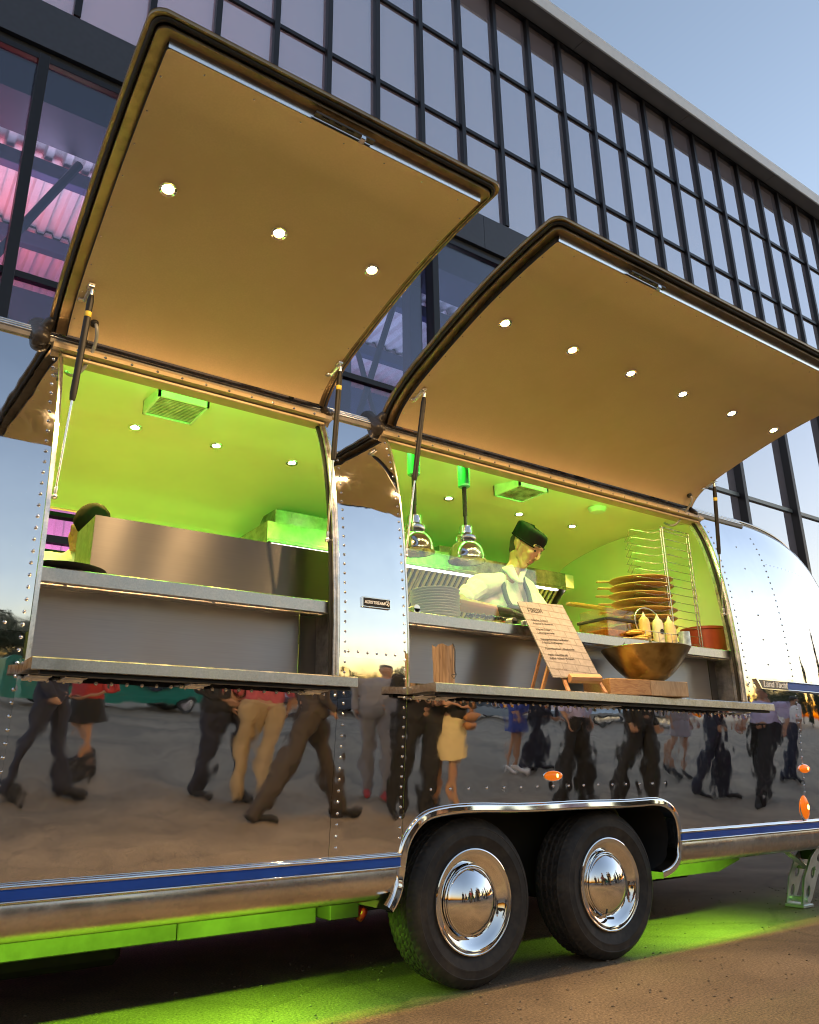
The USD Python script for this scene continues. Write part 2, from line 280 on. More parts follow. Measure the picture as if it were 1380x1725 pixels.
obj('head_rail', box(X0-.1, X1+.1, YB-.10, YB+.1, 19.50, 19.578), K['mullion'], hall)
for k in range(8):     # soffit boards with open joints
    a = X0-.2+(X1-X0+.4)*k/8; b = X0-.2+(X1-X0+.4)*(k+1)/8
    obj('soffit_board', box(a+.006, b-.006, YB-.53, YB+.4, 19.58, 19.62), K['soffit'], hall)
obj('fascia', box(X0-.3, X1+.3, YB-.58, YB-.531, 19.54, 19.97, .008), K['fascia'], hall)
obj('roof_cap', box(X0-.3, X1+.3, YB-.50, YB+.6, 19.98, 20.10, .01), K['fascia'], hall)
obj('roof', box(X0-.3, X1+.3, YB+.61, YB+30, 19.7, 20.05), K['fascia'], hall)
for k in range(10):
    a = X0-.1+(X1-X0+.2)*k/10; b = X0-.1+(X1-X0+.2)*(k+1)/10
    obj('beam_cladding', box(a+.003, b-.003, YB-.10, YB+.12, 11.68, 12.545, .004), K['beam'], hall)
obj('beam_shadow_gap', box(X0, X1, YB-.02, YB+.1, 11.56, 11.675), K['rubber'], hall)
obj('door_head', box(X0, X1, YB-.06, YB+.1, 11.45, 11.555, .006), K['mullion'], hall)
LZ = [.15, 3.9, 7.65, 11.45]
for i in range(len(LX)-1):
    far = LX[i] > 13.2
    for j in range(3):
        obj('frosted_pane' if far else 'clear_pane', box(LX[i]+.05, LX[i+1]-.05, YB+.01, YB+.03, LZ[j]+.04, LZ[j+1]-.04), K['frost'] if far else K['hall_glass'], hall)
        if j: obj('lower_transom', box(LX[i]+.076, LX[i+1]-.076, YB-.05, YB+.06, LZ[j]-.05, LZ[j]+.05), K['transom'] if far else K['mullion'], hall)
for x in LX: obj('lower_mullion', box(x-.075, x+.075, YB-.20, YB+.07, .0, 11.45, .008), K['mullion'], hall)
obj('plinth', box(X0, X1, YB-.05, YB+.2, 0, .15), K['beam'], hall)
# inside the hall: trapezoid deck on beams, steel columns and braces, back wall
def corrugated(x0, x1, pitch=.33, h=.11):
    pts = []; x = x0
    while x < x1:
        pts += [(x, 0), (x+pitch*.38, 0), (x+pitch*.5, h), (x+pitch*.88, h)]; x += pitch
    return np.array(pts)
cp = corrugated(X0, 16)
for (ya, yb, z) in ((9.45, 10.75, 11.95), (10.78, 13.1, 11.97), (13.12, 16.5, 11.93), (16.52, 22., 11.9)):
    P = np.stack([np.c_[cp[:, 0], np.full(len(cp), yv), z+cp[:, 1]] for yv in (ya, yb)], 1); obj('roof_deck_sheet', grid(P), K['corr'], hall)
for yv in (10.76, 13.11, 16.51): obj('deck_beam', box(X0, 16, yv-.11, yv+.11, 11.55, 11.86, .01), K['blue_steel'], hall)
obj('edge_girder', box(X0, 16, YB+.5, YB+1.45, 11.2, 11.9), pm('deep_blue_girder', (.006, .010, .055), .5), hall)
obj('rear_girder', box(X0, 16, 14.2, 14.5, 9.9, 11.2), K['blue_steel'], hall)
cp2 = corrugated(X0, 16, .5, .10)
P = np.stack([np.c_[cp2[:, 0], 21.9+cp2[:, 1], np.full(len(cp2), zv)] for zv in (0, 11.9)], 1); obj('back_wall_sheet', grid(P), K['corr'], hall)
for x in (-.55, 4.35, 7.15, 8.95, 14.0):
    obj('steel_column', box(x-.16, x+.16, 9.3, 9.62, 0, 11.2, .01), K['blue_steel'], hall)
for (xa, xb) in ((-.3, 1.9), (4.5, 7.0), (7.3, 8.8)):
    obj('brace', tube([(xa, 9.75, 6.4), (xb, 9.75, 11.3)], .075, 8), K['blue_steel'], hall)
    obj('brace', tube([(xb, 9.95, 6.4), (xa, 9.95, 11.3)], .06, 8), K['blue_steel'], hall)
obj('hall_floor', box(X0, X1, YB+.25, 22.2, .01, .06), K['floor_in'], hall)
obj('side_wall', box(X0-.2, X0, YB+.3, 22.2, 0, 19.6), K['corr'], hall)
obj('upper_floor', box(X0, X1, YB+.15, 22.2, 12.15, 12.5), K['soffit'], hall)
obj('hall_partition', box(15.9, 16.1, YB+.3, 22, .1, 12.1), K['soffit'], hall)
light('rect', '/World/glass_hall/pink_uplight', (-.2, 13.4, 9.0), (1.0, .17, .15), 14*HALL_W, (3, 2.), (0, 0, 1))
light('rect', '/World/glass_hall/white_uplight', (1.6, 11.0, 10.0), (1.0, .93, .90), 16*HALL_W, (1.2, .8), (0.1, -.1, 1))
light('rect', '/World/glass_hall/pink_wall_wash', (3.5, 18.5, 5.0), (1.0, .20, .42), 20*HALL_W, (4, 2.5), (0, 1, .35))
light('rect', '/World/glass_hall/upper_pink_glow', (.5, 12.5, 14.5), (1.0, .50, .58), 11*HALL_W, (6, 4), (0, -1, 0))
light('rect', '/World/glass_hall/cool_uplight', (9.5, 12.0, 7.5), (.72, .86, 1.0), 6*HALL_W, (3, 3), (0, 0.2, 1))
# ------------------------------------------------------------------ the trailer
trailer = thing('food_trailer', 'polished riveted aluminium food trailer with two raised serving hatches', 'food trailer')
YC, CT = 1.02, 1.575
_z = [.40, .59, .9, 1.17, 1.40, 1.57, 1.78, 2.02, 2.23, 2.40, 2.50]; _y = [-.032, -.052, -.079, -.102, -.108, -.105, -.093, -.068, -.027, .030, .085]
_py = CubicSpline(_z, _y)
_rt = CubicSpline([0, .12, .32, .62, .96], np.array([(.085, 2.50), (.16, 2.575), (.34, 2.675), (.66, 2.755), (YC, 2.78)]))
def wy(z): return float(_py(z))
def wn(z):
    s = float(_py(z, 1)); n = np.array([0, -1, s]); return n/np.linalg.norm(n)
def prof(zs): return np.array([(wy(z), z) for z in zs])
ROOF = np.array([_rt(t) for t in np.linspace(0, .96, 22)])
def cap_map(u, y, z):
    w = (1-u**2.3)**(1/2.3); h = (1-u**2.5)**(1/2.5)
    zz = 1.38+(z-1.38)*h if z > 1.38 else 1.38+(z-1.38)*(1-.35*u**3)
    return YC+(y-YC)*w, zz
RIV = []     # every rivet (x, z) of the side, for the dents round them
def wob(x, z):
    """hammered waviness of the thin sheet, a few tenths of a millimetre."""
    p = np.stack([x*3.1, z*3.6, np.zeros_like(x)], -1); q = np.stack([x*7.7+9, z*13.3, np.ones_like(x)*3], -1)
    return .0021*(meshkit.noise(p, 3)-.5)+.0005*(meshkit.noise(q, 5)-.5)
DENT = rng.uniform(.00005, .00050, 4000)
def skin_panel(xs, z0f, z1, riv=(), step=.011, off=0.0):
    """sheet of the side wall: xs columns, bottom edge z0f(x), top z1."""
    n = max(6, int((z1-min(z0f(x) for x in xs))/step))
    P = np.zeros((len(xs), n, 3))
    for i, x in enumerate(xs):
        zs = np.linspace(z0f(x), z1, n); P[i, :, 0] = x; P[i, :, 2] = zs; P[i, :, 1] = _py(zs)-off
    dy = wob(P[..., 0], P[..., 2])
    for k, (rx, rz) in enumerate(riv):
        i0, i1 = np.searchsorted(xs, rx-.06), np.searchsorted(xs, rx+.06)
        if i1 > i0:
            d2 = (P[i0:i1, :, 0]-rx)**2+(P[i0:i1, :, 2]-rz)**2; dy[i0:i1] += DENT[(k*37+11) % 4000]*np.exp(-d2/.019**2)
    P[..., 1] += dy
    return grid(P, flip=True)
def rivets_on(spots, r=.0066, h=.7):
    return many(dome(r, 8, 3, h), [(x, wy(z)-(.0026 if z > 1.33 else .0012), z) for x, z in spots], [wn(z) for x, z in spots])
def vline(x, z0, z1, p=.042): return [(x+rng.normal(0, .0006), z) for z in np.arange(z0, z1, p)]
def hline(x0, x1, z, p=.045): return [(x, z+rng.normal(0, .0006)) for x in np.arange(x0, x1, p)]
BELT, SILL, TOP, LOW = 1.345, 1.245, 2.495, .500
OA, OB, OC, OD = .478, 1.655, 2.004, 4.510
xs_ = lambda a, b, s=.011: np.linspace(a, b, max(4, int((b-a)/s)))
rows = {}
rows['left'] = vline(.455, .60, TOP-.05); rows['pl'] = vline(1.684, .60, TOP-.12); rows['pr'] = vline(1.985, .62, TOP-.05, .040); rows['right'] = vline(4.545, 1.28, TOP-.05); rows['cap'] = vline(5.058, .56, 2.45)
rows['sill_left'] = hline(.50, 1.66, 1.178, .052); rows['sill_right'] = hline(2.02, 4.52, 1.178, .048); rows['belt_pillar'] = hline(1.70, 1.98, 1.358, .047); rows['belt_left'] = hline(-1.2, .45, 1.358, .05); rows['belt_right'] = hline(4.56, 5.05, 1.375, .05)
rows['arch'] = hline(2.14, 3.80, .806, .104); rows['rib'] = vline(4.80, 1.5, 2.45, .16)
allr = [r for v in rows.values() for r in v]
c = lambda v: (lambda x: v)
ARCH = [(1.945, .352), (1.972, .385), (1.996, .44), (2.008, .51), (2.020, .58), (2.055, .64), (2.105, .682), (2.19, .704), (2.6, .705), (3.1, .704), (3.5, .702), (3.64, .70), (3.70, .685), (3.745, .655), (3.772, .61), (3.785, .54), (3.775, .47), (3.745, .42), (3.69, .388), (3.62, .372)]
_ax = np.array([a[0] for a in ARCH[3:16]]); _az = np.array([a[1] for a in ARCH[3:16]])
def arch_low(x): return LOW if x < 2.004 or x > 3.785 else float(np.interp(x, _ax, _az))+.004
obj('lower_panel', skin_panel(xs_(-1.6, .468), c(LOW), BELT, allr, off=-.0016), K['skin'], trailer, True)
obj('lower_panel', skin_panel(xs_(.4602, 1.680), c(LOW), SILL, allr), K['skin'], trailer, True)
obj('lower_panel', skin_panel(xs_(1.656, 1.998), c(LOW), BELT, allr, off=.0014), K['skin'], trailer, True)
x3 = np.unique(np.r_[xs_(2.001, 2.2, .006), xs_(2.2, 3.6), xs_(3.6, 3.80, .005), xs_(3.8, 5.06)])
obj('lower_panel', skin_panel(x3, arch_low, SILL, allr, step=.010), K['skin'], trailer, True)
obj('upper_panel', skin_panel(xs_(-1.6, OA-.004), c(BELT-.012), TOP, allr, off=.0022), K['skin'], trailer, True)
obj('pillar_panel', skin_panel(xs_(OB+.004, OC-.004), c(BELT-.012), TOP, allr, off=.0026), K['skin'], trailer, True)
obj('upper_panel', skin_panel(xs_(OD+.004, 5.06), c(SILL-.01), TOP, allr, off=.0022), K['skin'], trailer, True)
for k, v in rows.items():
    obj('rivet_row', rivets_on([(x, z) for x, z in v], .0066), K['rivet'], trailer, True, kind='stuff')
# end cap: rounded gores, each its own sheet
us = np.linspace(0, .995, 46); capsec = [(wy(z), z) for z in np.linspace(.50, 2.495, 60)]+[tuple(r) for r in ROOF[1:]]
def capgrid(sec, us):
    P = np.zeros((len(us), len(sec), 3))
    for i, u in enumerate(us):
        for j, (y, z) in enumerate(sec):
            P[i, j, 0] = 5.062+1.75*u; P[i, j, 1:] = cap_map(u, y, z)
    P[..., 1] += wob(P[..., 0], P[..., 2])
    return P
cuts = [0, 26, 51, len(capsec)-1]
for a, b in zip(cuts[:-1], cuts[1:]): obj('end_cap_gore', grid(capgrid(capsec[a:b+1], us), True), K['skin'], trailer, True)
back = [(2*YC-y, z) for y, z in capsec]; obj('end_cap_gore', grid(capgrid(back, us)), K['skin'], trailer, True)
sp, nm = [], []
for j in (26, 51):
    for u in np.arange(.02, .9, .028):
        y, z = cap_map(u, *capsec[j]); y2, z2 = cap_map(u, *capsec[j+1]); sp.append((5.062+1.75*u, y-.001, z-.012)); nm.append((.3*u, -1, .2 if j == 26 else .9))
obj('rivet_row', many(dome(.006, 6, 3, .6), sp, nm), K['rivet'], trailer, True, kind='stuff')
# roof and rear side
rf = np.vstack([ROOF, np.c_[2*YC-ROOF[::-1][1:, 0], ROOF[::-1][1:, 1]]])
obj('roof', grid(np.stack([np.c_[np.full(len(rf), x), rf] for x in np.linspace(-1.6, 5.06, 4)], 0)), K['skin'], trailer, True)
def rear(x0, x1, z0, z1):
    zs = np.linspace(z0, z1, 14); P = np.stack([np.c_[np.full(len(zs), x), 2*YC-_py(zs), zs] for x in (x0, x1)], 0); return grid(P)
WX0, WX1, WZ0, WZ1 = .50, 1.12, 2.10, 2.43
for a in ((-1.6, WX0, LOW, TOP), (WX1, 5.06, LOW, TOP), (WX0, WX1, LOW, WZ0), (WX0, WX1, WZ1, TOP)): obj('rear_panel', rear(*a), K['skin'], trailer, True)
# roof rails over the hatches
for dz, dy in ((0, 0), (.016, .012), (.032, .026)): obj('roof_rail', cyl((-1.6, .085+dy, 2.53+dz), (5.05, .085+dy, 2.53+dz), .0065, 8), K['alu'], trailer, True)
obj('drip_rail', box(-1.6, 5.06, .075, .125, 2.497, 2.522, .004), pm('weathered_rail', (.22, .20, .17), .5, .4), trailer)
obj('roof_edge_bead', cat(*[tube([(5.062+1.75*u, *cap_map(u, .16, 2.585)) for u in np.linspace(0, .93, 24)], .012, 6)]), K['alu_dull'], trailer, True)
# trim: blue stripe between bright strips, rolled skirt
def along(x0, x1, pts, off=0.): return grid(np.stack([np.c_[np.full(len(pts), x), np.array(pts)] for x in (x0, x1)], 0), True)
SK = [(-.046, .508), (-.050, .475), (-.044, .44), (-.028, .412), (-.004, .394), (.03, .384), (.07, .384)]
for a, b in ((-1.6, 1.985), (3.80, 5.20), (5.206, 5.9)):
    obj('skirt', along(a, b, [tuple(q) for q in CubicSpline(range(len(SK)), SK)(np.linspace(0, len(SK)-1, 30))]), K['alu_dull'], trailer, True)
    obj('blue_stripe', box(a, b, -.066, -.046, .5165, .5475, .003), K['blue'], trailer)
    obj('bright_strip', cyl((a, -.062, .556), (b, -.062, .556), .0085, 10), K['chrome'], trailer, True)
    obj('bright_strip', cyl((a, -.062, .512), (b, -.062, .512), .005, 8), K['chrome'], trailer, True)
# wheel arch
A = np.array(ARCH); t = np.r_[0, np.cumsum(np.linalg.norm(np.diff(A, axis=0), axis=1))]; ap = CubicSpline(t, A)(np.linspace(0, t[-1], 120))
from scipy.ndimage import gaussian_filter1d
def rail(pts, yv, r): return tube([(x, yv, z) for x, z in pts], r, 10)
tn = np.gradient(ap, axis=0); tn /= np.linalg.norm(tn, axis=1)[:, None]; nr = np.c_[-tn[:, 1], tn[:, 0]]
if nr[60, 1] < 0: nr = -nr
band = Polygon(np.vstack([ap-nr*.004, (ap+nr*.032)[::-1]])).buffer(0)
yb = np.array([wy(z) if z > .45 else -.045 for z in ap[:, 1]])
P = []
for w_, o_ in ((-.012, .05), (-.010, -.010), (-.004, -.016), (.004, -.018), (.012, -.014), (.020, -.016), (.028, -.012), (.033, -.003), (.034, .01)):
    q = ap+nr*w_; P.append(np.c_[q[:, 0], yb+o_, q[:, 1]])
obj('arch_trim', grid(np.stack(P, 1)), K['chrome'], trailer, True)
P = [np.c_[ap[:, 0], np.full(len(ap), yv), ap[:, 1]] for yv in (-.05, .32)]
obj('wheel_well', grid(np.stack(P, 1), True), K['dark'], trailer, True)
obj('wheel_well_back', box(1.9, 3.85, .33, .36, .30, .75), K['dark'], trailer)
obj('underbody', cat(box(-1.6, 1.98, .24, 2.0, .388, .50), box(3.75, 5.9, .24, 1.9, .388, .50), box(1.98, 3.75, .36, 2.0, .36, .60)), K['dark'], trailer)
obj('frame_rail', box(-1.6, 1.20, .30, .36, .283, .386, .004), K['railpaint'], trailer)
obj('frame_rail', box(1.204, 1.80, .30, .36, .281, .386, .004), K['railpaint'], trailer)
obj('frame_rail', extr_y(Polygon([(3.5, .283), (4.60, .279), (4.82, .33), (4.86, .386), (3.5, .386)]), .30, .36), K['railpaint'], trailer)
obj('outrigger', box(1.81, 1.95, .20, .55, .30, .38, .004), K['dark'], trailer)
obj('under_tank', box(-1.4, 1.2, .95, 1.7, .10, .386, .03), K['dark'], trailer); obj('under_tank', box(3.8, 5.4, 1.1, 1.8, .12, .386, .03), K['dark'], trailer); obj('rear_skirt', box(-1.6, 5.4, 1.96, 1.99, .12, .50), K['dark'], trailer)  # unseen boxes and rear board added to keep light out from below
obj('axle', cyl((2.414, .1, .34), (2.414, 2.0, .34), .04, 10), K['dark'], trailer); obj('axle', cyl((3.285, .1, .34), (3.285, 2.0, .34), .04, 10), K['dark'], trailer)
obj('red_hose_coupling', cat(tube([(1.83, .25, .375), (1.89, .24, .352), (1.97, .235, .315)], [.016, .026, .024], 10), cyl((1.97, .235, .315), (1.99, .23, .30), .03, 10)), pm('red_plastic', (.22, .008, .006), .4), trailer, True)
# wheels
def tyre(yo):
    pr = [(.205, .012), (.235, -.004), (.262, -.013), (.264, -.0155), (.270, -.0155), (.272, -.014), (.296, -.013), (.298, -.0145), (.304, -.012), (.322, .002), (.333, .016), (.336, .024)]
    ww = .196; tr = []
    for yv in np.linspace(.028, ww-.028, 25):
        gr = any(abs(yv-g0) < .0045 for g0 in (.062, .098, .134)); tr.append((.340-(.008 if gr else 0), yv))
    pr += tr+[(.336, ww-.024), (.322, ww), (.28, ww+.01), (.21, ww-.01)]
    pr = np.array(pr); n = 240; a = np.linspace(0, 2*np.pi, n, endpoint=False)
    R = np.repeat(pr[:, :1], n, 1); k = np.arange(n)
    for i, (r0, yv) in enumerate(pr):
        if r0 >= .3355 or (.318 < r0 < .3355 and yv < .03):
            sh = .5*abs((yv-.098)/.07); ph = ((a*60/(2*np.pi)+sh+.35*math.sin(yv*90)) % 1)
            R[i] -= np.where(ph < .2, .0055, 0)
    v = np.stack([R*np.cos(a), np.repeat(pr[:, 1:2], n, 1), R*np.sin(a)], -1)
    v = np.concatenate([v, v[:, :1]], 1)
    return grid(v.transpose(1, 0, 2))
hub_pr = [(max(.0005, r_), -.048+.054*(r_/.137)**2.2) for r_ in np.linspace(0, .137, 20)]+[(.139, .014)]
ring_pr = [(.139, .018), (.143, .022), (.152, .020), (.172, .006), (.186, -.003), (.196, -.006), (.203, -.005), (.208, -.008), (.2125, -.006), (.2145, .002), (.213, .02)]
for i, x in enumerate((2.414, 3.285)):
    w = UsdGeom.Xform.Define(stage, numbered(path_of(trailer), 'wheel')); w.AddTranslateOp().Set(Gf.Vec3d(x, 0, .341)); w.AddRotateYOp().Set(17.0+83*i)
    obj('tyre', tyre(0), K['tyre'], w, 35); obj('hubcap', lathe(hub_pr, 64, 'y'), K['chrome'], w, 50); obj('trim_ring', lathe(ring_pr, 72, 'y'), K['chrome'], w, 50)
    obj('brake_drum', lathe([(.01, .12), (.20, .12), (.20, .18)], 24, 'y'), K['dark'], w)
    obj('valve', cyl((.156, .012, .0), (.150, -.026, .0), .0055, 8), K['rubber'], w)
# openings: jambs that follow the curve of the wall
def jamb(x0, x1, d0, d1, mat, z0=SILL-.03, z1=2.47):
    zs = np.linspace(z0, z1, 40); ring = []
    for z in zs:
        n = wn(z); p = np.array([wy(z), z])
        ring.append([(x0, *(p-n[1:]*d0)), (x1, *(p-n[1:]*d0)), (x1, *(p-n[1:]*d1)), (x0, *(p-n[1:]*d1))])
    R = np.array(ring); R = np.concatenate([R, R[:, :1]], 1)
    return grid(R)
for (a, b) in ((OA, OB), (OC, OD)):
    obj('jamb', jamb(a-.002, a+.006, -.004, .075, 0), K['alu'], trailer, 40); obj('jamb', jamb(b-.006, b+.002, -.004, .075, 0), K['alu'], trailer, 40)
    obj('jamb_bead', jamb(a+.007, a+.016, .012, .022, 0), K['alu'], trailer, 40); obj('jamb_bead', jamb(b-.017, b-.007, .012, .022, 0), K['alu'], trailer, 40)
    obj('door_seal', jamb(b-.024, b-.0075, .030, .044, 0), K['rubber'], trailer, 40)
    obj('inner_jamb', jamb(b-.006, b+.05, .078, .30, 0, SILL-.03, CT-.03), K['steel_plain'], trailer, 40)
    obj('inner_jamb', jamb(a-.05, a+.006, .078, .20, 0, SILL-.03, CT-.03), K['steel_plain'], trailer, 40)
    # top hinge rail: extruded beam with a lower lip, screws along it
    sec = Polygon([(.030, 2.462), (.068, 2.456), (.16, 2.460), (.16, 2.49), (.10, 2.503), (.052, 2.496), (.034, 2.480)])
    obj('hinge_rail', extr_x(sec, a-.03, b+.03), K['rail_alu'], trailer)
    obj('rail_lip', box(a, b, .055, .125, 2.440, 2.4545, .003), K['rail_alu'], trailer)
    obj('rail_screw', many(dome(.006, 6, 2, .5), [(x, .0290, 2.470) for x in np.arange(a+.06, b, .105)], [(0, -1, -.25)]*len(np.arange(a+.06, b, .105))), K['rivet'], trailer, True, kind='stuff')
# ------------------------------------------------------------------ the two raised hatches
HC = np.array([(0.10, 2.535), (0.03, 2.62), (-.08, 2.685), (-.32, 2.765), (-.6, 2.838), (-.915, 2.893), (-1.23, 2.915)])
_ht = np.r_[0, np.cumsum(np.linalg.norm(np.diff(HC, axis=0), axis=1))]; _hs = CubicSpline(_ht, HC); HL = float(_ht[-1])
def hpt(s, off=0.):
    """point (y, z) of the hatch section at arc length s, off = below the skin."""
    t = _hs(s, 1); t = t/np.linalg.norm(t); n = np.array([t[1], -t[0]]); n = -n if n[1] > 0 else n
    return _hs(s)+n*off
def hatch(xa, xb, skew, spots, latch_x, idx):
    h = UsdGeom.Xform.Define(stage, numbered(path_of(trailer), 'hatch'))
    tag(h, 'left hatch with three spotlights' if idx == 0 else 'long right hatch with six spotlights')
    def ex(s, inset):      # left and right end of the row at s, corners rounded
        r = max(.012, .050-inset*.5); L = HL-inset; cut = 0 if s < L-r else r-math.sqrt(max(0, r*r-(s-(L-r))**2))
        return xa+skew*s/HL+inset+cut, xb-inset-cut
    def sheet(inset, off, n=40, s0=0., s1=None, side=None):
        s1 = HL-inset if s1 is None else s1
        ss = np.unique(np.r_[np.linspace(s0, s1-.05, n), s1-.05*(1-np.sin(np.linspace(0, math.pi/2, 12)))]) if side is None else np.linspace(s0, s1, n)
        P = []
        for s in ss:
            l, r = ex(s, inset); y, z = hpt(s, off); P.append([(l+(r-l)*k/10, y, z) for k in range(11)])
        return grid(np.array(P))
    obj('skin', sheet(0, 0.), K['skin'], h, True)
    def loop(inset, off, s_lo):
        ss = np.r_[np.linspace(s_lo, HL-inset-.05, 34), HL-inset-.05*(1-np.sin(np.linspace(0.02, math.pi/2, 14)))]
        L = [(ex(s, inset)[0], *hpt(s, off)) for s in ss]; R = [(ex(s, inset)[1], *hpt(s, off)) for s in ss]
        return np.array(L+R[::-1])
    def wall(inset, o0, o1, s_lo=.02): # upright strip along three sides
        return grid(np.stack([loop(inset, o0, s_lo), loop(inset, o1, s_lo)], 1))
    def flat(i0, i1, off, s_lo=.02): return grid(np.stack([loop(i0, off, s_lo), loop(i1, off, s_lo)], 1))
    obj('outer_lip', cat(wall(.0015, .0, .012), flat(.0015, .014, .012)), K['frame_gold'], h, True)
    obj('rubber_gasket', tube(loop(.020, .014, .02), .0085, 8), K['rubber'], h, True)
    obj('inner_frame', cat(wall(.030, .004, .034), flat(.030, .036, .034), wall(.036, .034, .030)), K['frame_gold'], h, 40)
    obj('frame_bottom', flat(.036, .068, .030), K['frame_gold'], h, True)
    li = .068
    obj('lining', sheet(li, .0595, s0=.03, s1=HL-.070), K['lining'], h, True)
    obj('lining_edge', cat(wall(li, .030, .0595)), K['rubber'], h, True)
    l, r = ex(HL-.12, li)
    P = [[(x, *hpt(s, .024 if s > HL-.062 else .0605)) for x in np.linspace(l, r, 6)] for s in (HL-.0585, HL-.0665)]
    obj('edge_strip', grid(np.array(P)), pm('edge_strip_alu_%d' % idx, (.8, .8, .82), .16, 1.0, var=.03), h, True)
    # screws of the lining
    sp, nn = [], []
    for s in np.arange(.12, HL-.1, .14):
        for x in ex(s, li+.012): sp.append((x, *hpt(s, .060)))
    for x in np.arange(l+.12, r-.05, .16): sp.append((x, *hpt(HL-.102, .060)))
    obj('lining_screw', many(dome(.0035, 6, 2, .5), sp, [(0, -.1, -1)]*len(sp)), K['rivet'], h, True, kind='stuff')
    # latch plates and hook
    y, z = hpt(HL-.047, .055)
    obj('latch_plate', box(latch_x-.10, latch_x+.12, y-.009, y+.011, z-.004, z+.004), K['cast'], h)
    for q in (-.06, -.015, .03): obj('latch_slot', box(latch_x+q-.016, latch_x+q+.012, y-.004, y+.004, z-.0075, z-.003), K['blackmetal'], h)
    obj('latch_hook', box(latch_x+.065, latch_x+.085, y-.012, y+.012, z-.02, z-.004, .002), K['chrome'], h)
    for k, (x, s) in enumerate(spots):
        y, z = hpt(s, .060); t = _hs(s, 1); t /= np.linalg.norm(t); n = np.array([0, *(np.array([t[1], -t[0]]))]); n = -n if n[2] > 0 else n
        ey = np.cross(n, [1, 0, 0])
        obj_m = place(lathe([(.0215, .004), (.030, .0055), (.032, .002), (.032, -.004)], 28), (x, y, z), (1, 0, 0), ey, n)
        m_ = cat(obj_m); bulb = place(dome(.0205, 20, 5, .35), (x, y, z), (1, 0, 0), ey, n)
        obj('downlight_ring', m_, K['chrome'], h, 40); obj('downlight', bulb, K['lamp_white'], h, True)
        light('disk', numbered(path_of(h), 'spot_beam'), (x, y+n[1]*.014, z+n[2]*.014), (1.0, .62, .27), AWN_W*(1.45 if idx == 0 else .88), .018, (0, n[1], n[2]))
    # dark cast end pieces of the hinge
    for x, sg in ((xa-.02, -1), (xb-.012, 1)):
        bl = blob([((x, .06, 2.50), .034, (x-.0, .16, 2.585), .048), ((x, .10, 2.53), .030, (x+.025*(-sg), .06, 2.575), .022), ((x-.012, .07, 2.485), .024, (x, .14, 2.56), .04)] if sg < 0 else
                  [((x, .05, 2.50), .018, (x, .09, 2.53), .026), ((x, .07, 2.515), .02, (x+.03, .07, 2.52), .014)], .012, 6)
        obj('hinge_end_piece', bl, K['cast'], h, True)
    # gas strut brackets
    for x in (xa+.095, xb-.075):
        y, z = hpt(.30, .062); y2, z2 = hpt(.22, .062)
        obj('strut_bracket', cat(cyl((x-.004, y2, z2), (x+.004, y, z), .010, 8), box(x-.012, x+.012, y-.02, y+.02, z-.007, z+.003, .002), box(x-.028, x-.008, y2-.012, y2+.012, z2-.006, z2+.003, .002), cyl((x-.012, y, z-.016), (x+.016, y, z-.016), .006, 8)), K['alu'], h, 40)
    return h
SP = .84
h1 = hatch(.425, 1.682, -.04, [(.63, SP), (1.05, SP), (1.46, SP)], 1.02, 0)
h2 = hatch(1.985, 4.49, -.04, [(2.17, SP), (2.60, SP), (3.02, SP), (3.44, SP), (3.88, SP), (4.30, SP)], 2.52, 1)
def strut(xt, xb, zlow, band):
    s = UsdGeom.Xform.Define(stage, numbered(path_of(trailer), 'gas_strut'))
    y, z = hpt(.30, .080); a = V(xt, y, z); b = V(xb, wy(zlow)+.035, zlow); dd = (b-a); q = lambda t: a+dd*t
    obj('cylinder', tube([q(.03), q(.06), q(.52), q(.55)], [.009, .0125, .0125, .010], 14), K['blackmetal'], s, 40)
    obj('rod', cyl(q(.54), q(.985), .0048, 10), K['chrome'], s, True); obj('end_joint', cat(cyl(q(0), q(.045), .007, 8), cyl(q(.955), q(1), .0075, 10)), K['alu'], s, True)
    obj('ball_joint', cat(trimesh.creation.icosphere(2, .0115).apply_translation(b), cyl(b, b+V(-.03 if xb < 1 or 1.9 < xb < 2.2 else .03, 0, 0), .006, 8)), K['alu'], s, True)
    obj('jamb_plate', box(b[0]-.034 if xb < 1 or 1.9 < xb < 2.2 else b[0]+.026, b[0]-.026 if xb < 1 or 1.9 < xb < 2.2 else b[0]+.034, b[1]-.014, b[1]+.014, zlow-.07, zlow+.06, .003), K['alu'], s)
    if band: obj('label_band', cyl(q(.115), q(.14), .0130, 14), pm('yellow_label_%d' % int(xt*100), (.55, .42, .05), .5), s, True)
strut(.525, .508, 1.83, 1); strut(1.612, 1.622, 1.843, 1); strut(2.085, 2.038, 1.83, 0); strut(4.405, 4.472, 1.80, 1)
# loose grey conduits from hatch to ceiling
def spl(pts, n=24):
    p = np.array(pts, float); t = np.r_[0, np.cumsum(np.linalg.norm(np.diff(p, axis=0), axis=1))]; return CubicSpline(t, p)(np.linspace(0, t[-1], n))
K['cable'] = pm('grey_conduit', (.30, .31, .31), .35, .2, var=.1)
for x in (.575, 4.33):
    y, z = hpt(.13, .062); pth = spl([(x, y, z+.01), (x+.012, y-.005, z-.04), (x+.015, .05, 2.47), (x-.01, .10, 2.41), (x-.05, .16, 2.43)])
    obj('conduit', tube(pth, .0075, 8), K['cable'], trailer, True); obj('conduit_grommet', cyl((x, y, z), (x, y-.004, z-.014), .016, 12), K['rubber'], trailer, True)

# ------------------------------------------------------------------ counters, shelves and interior

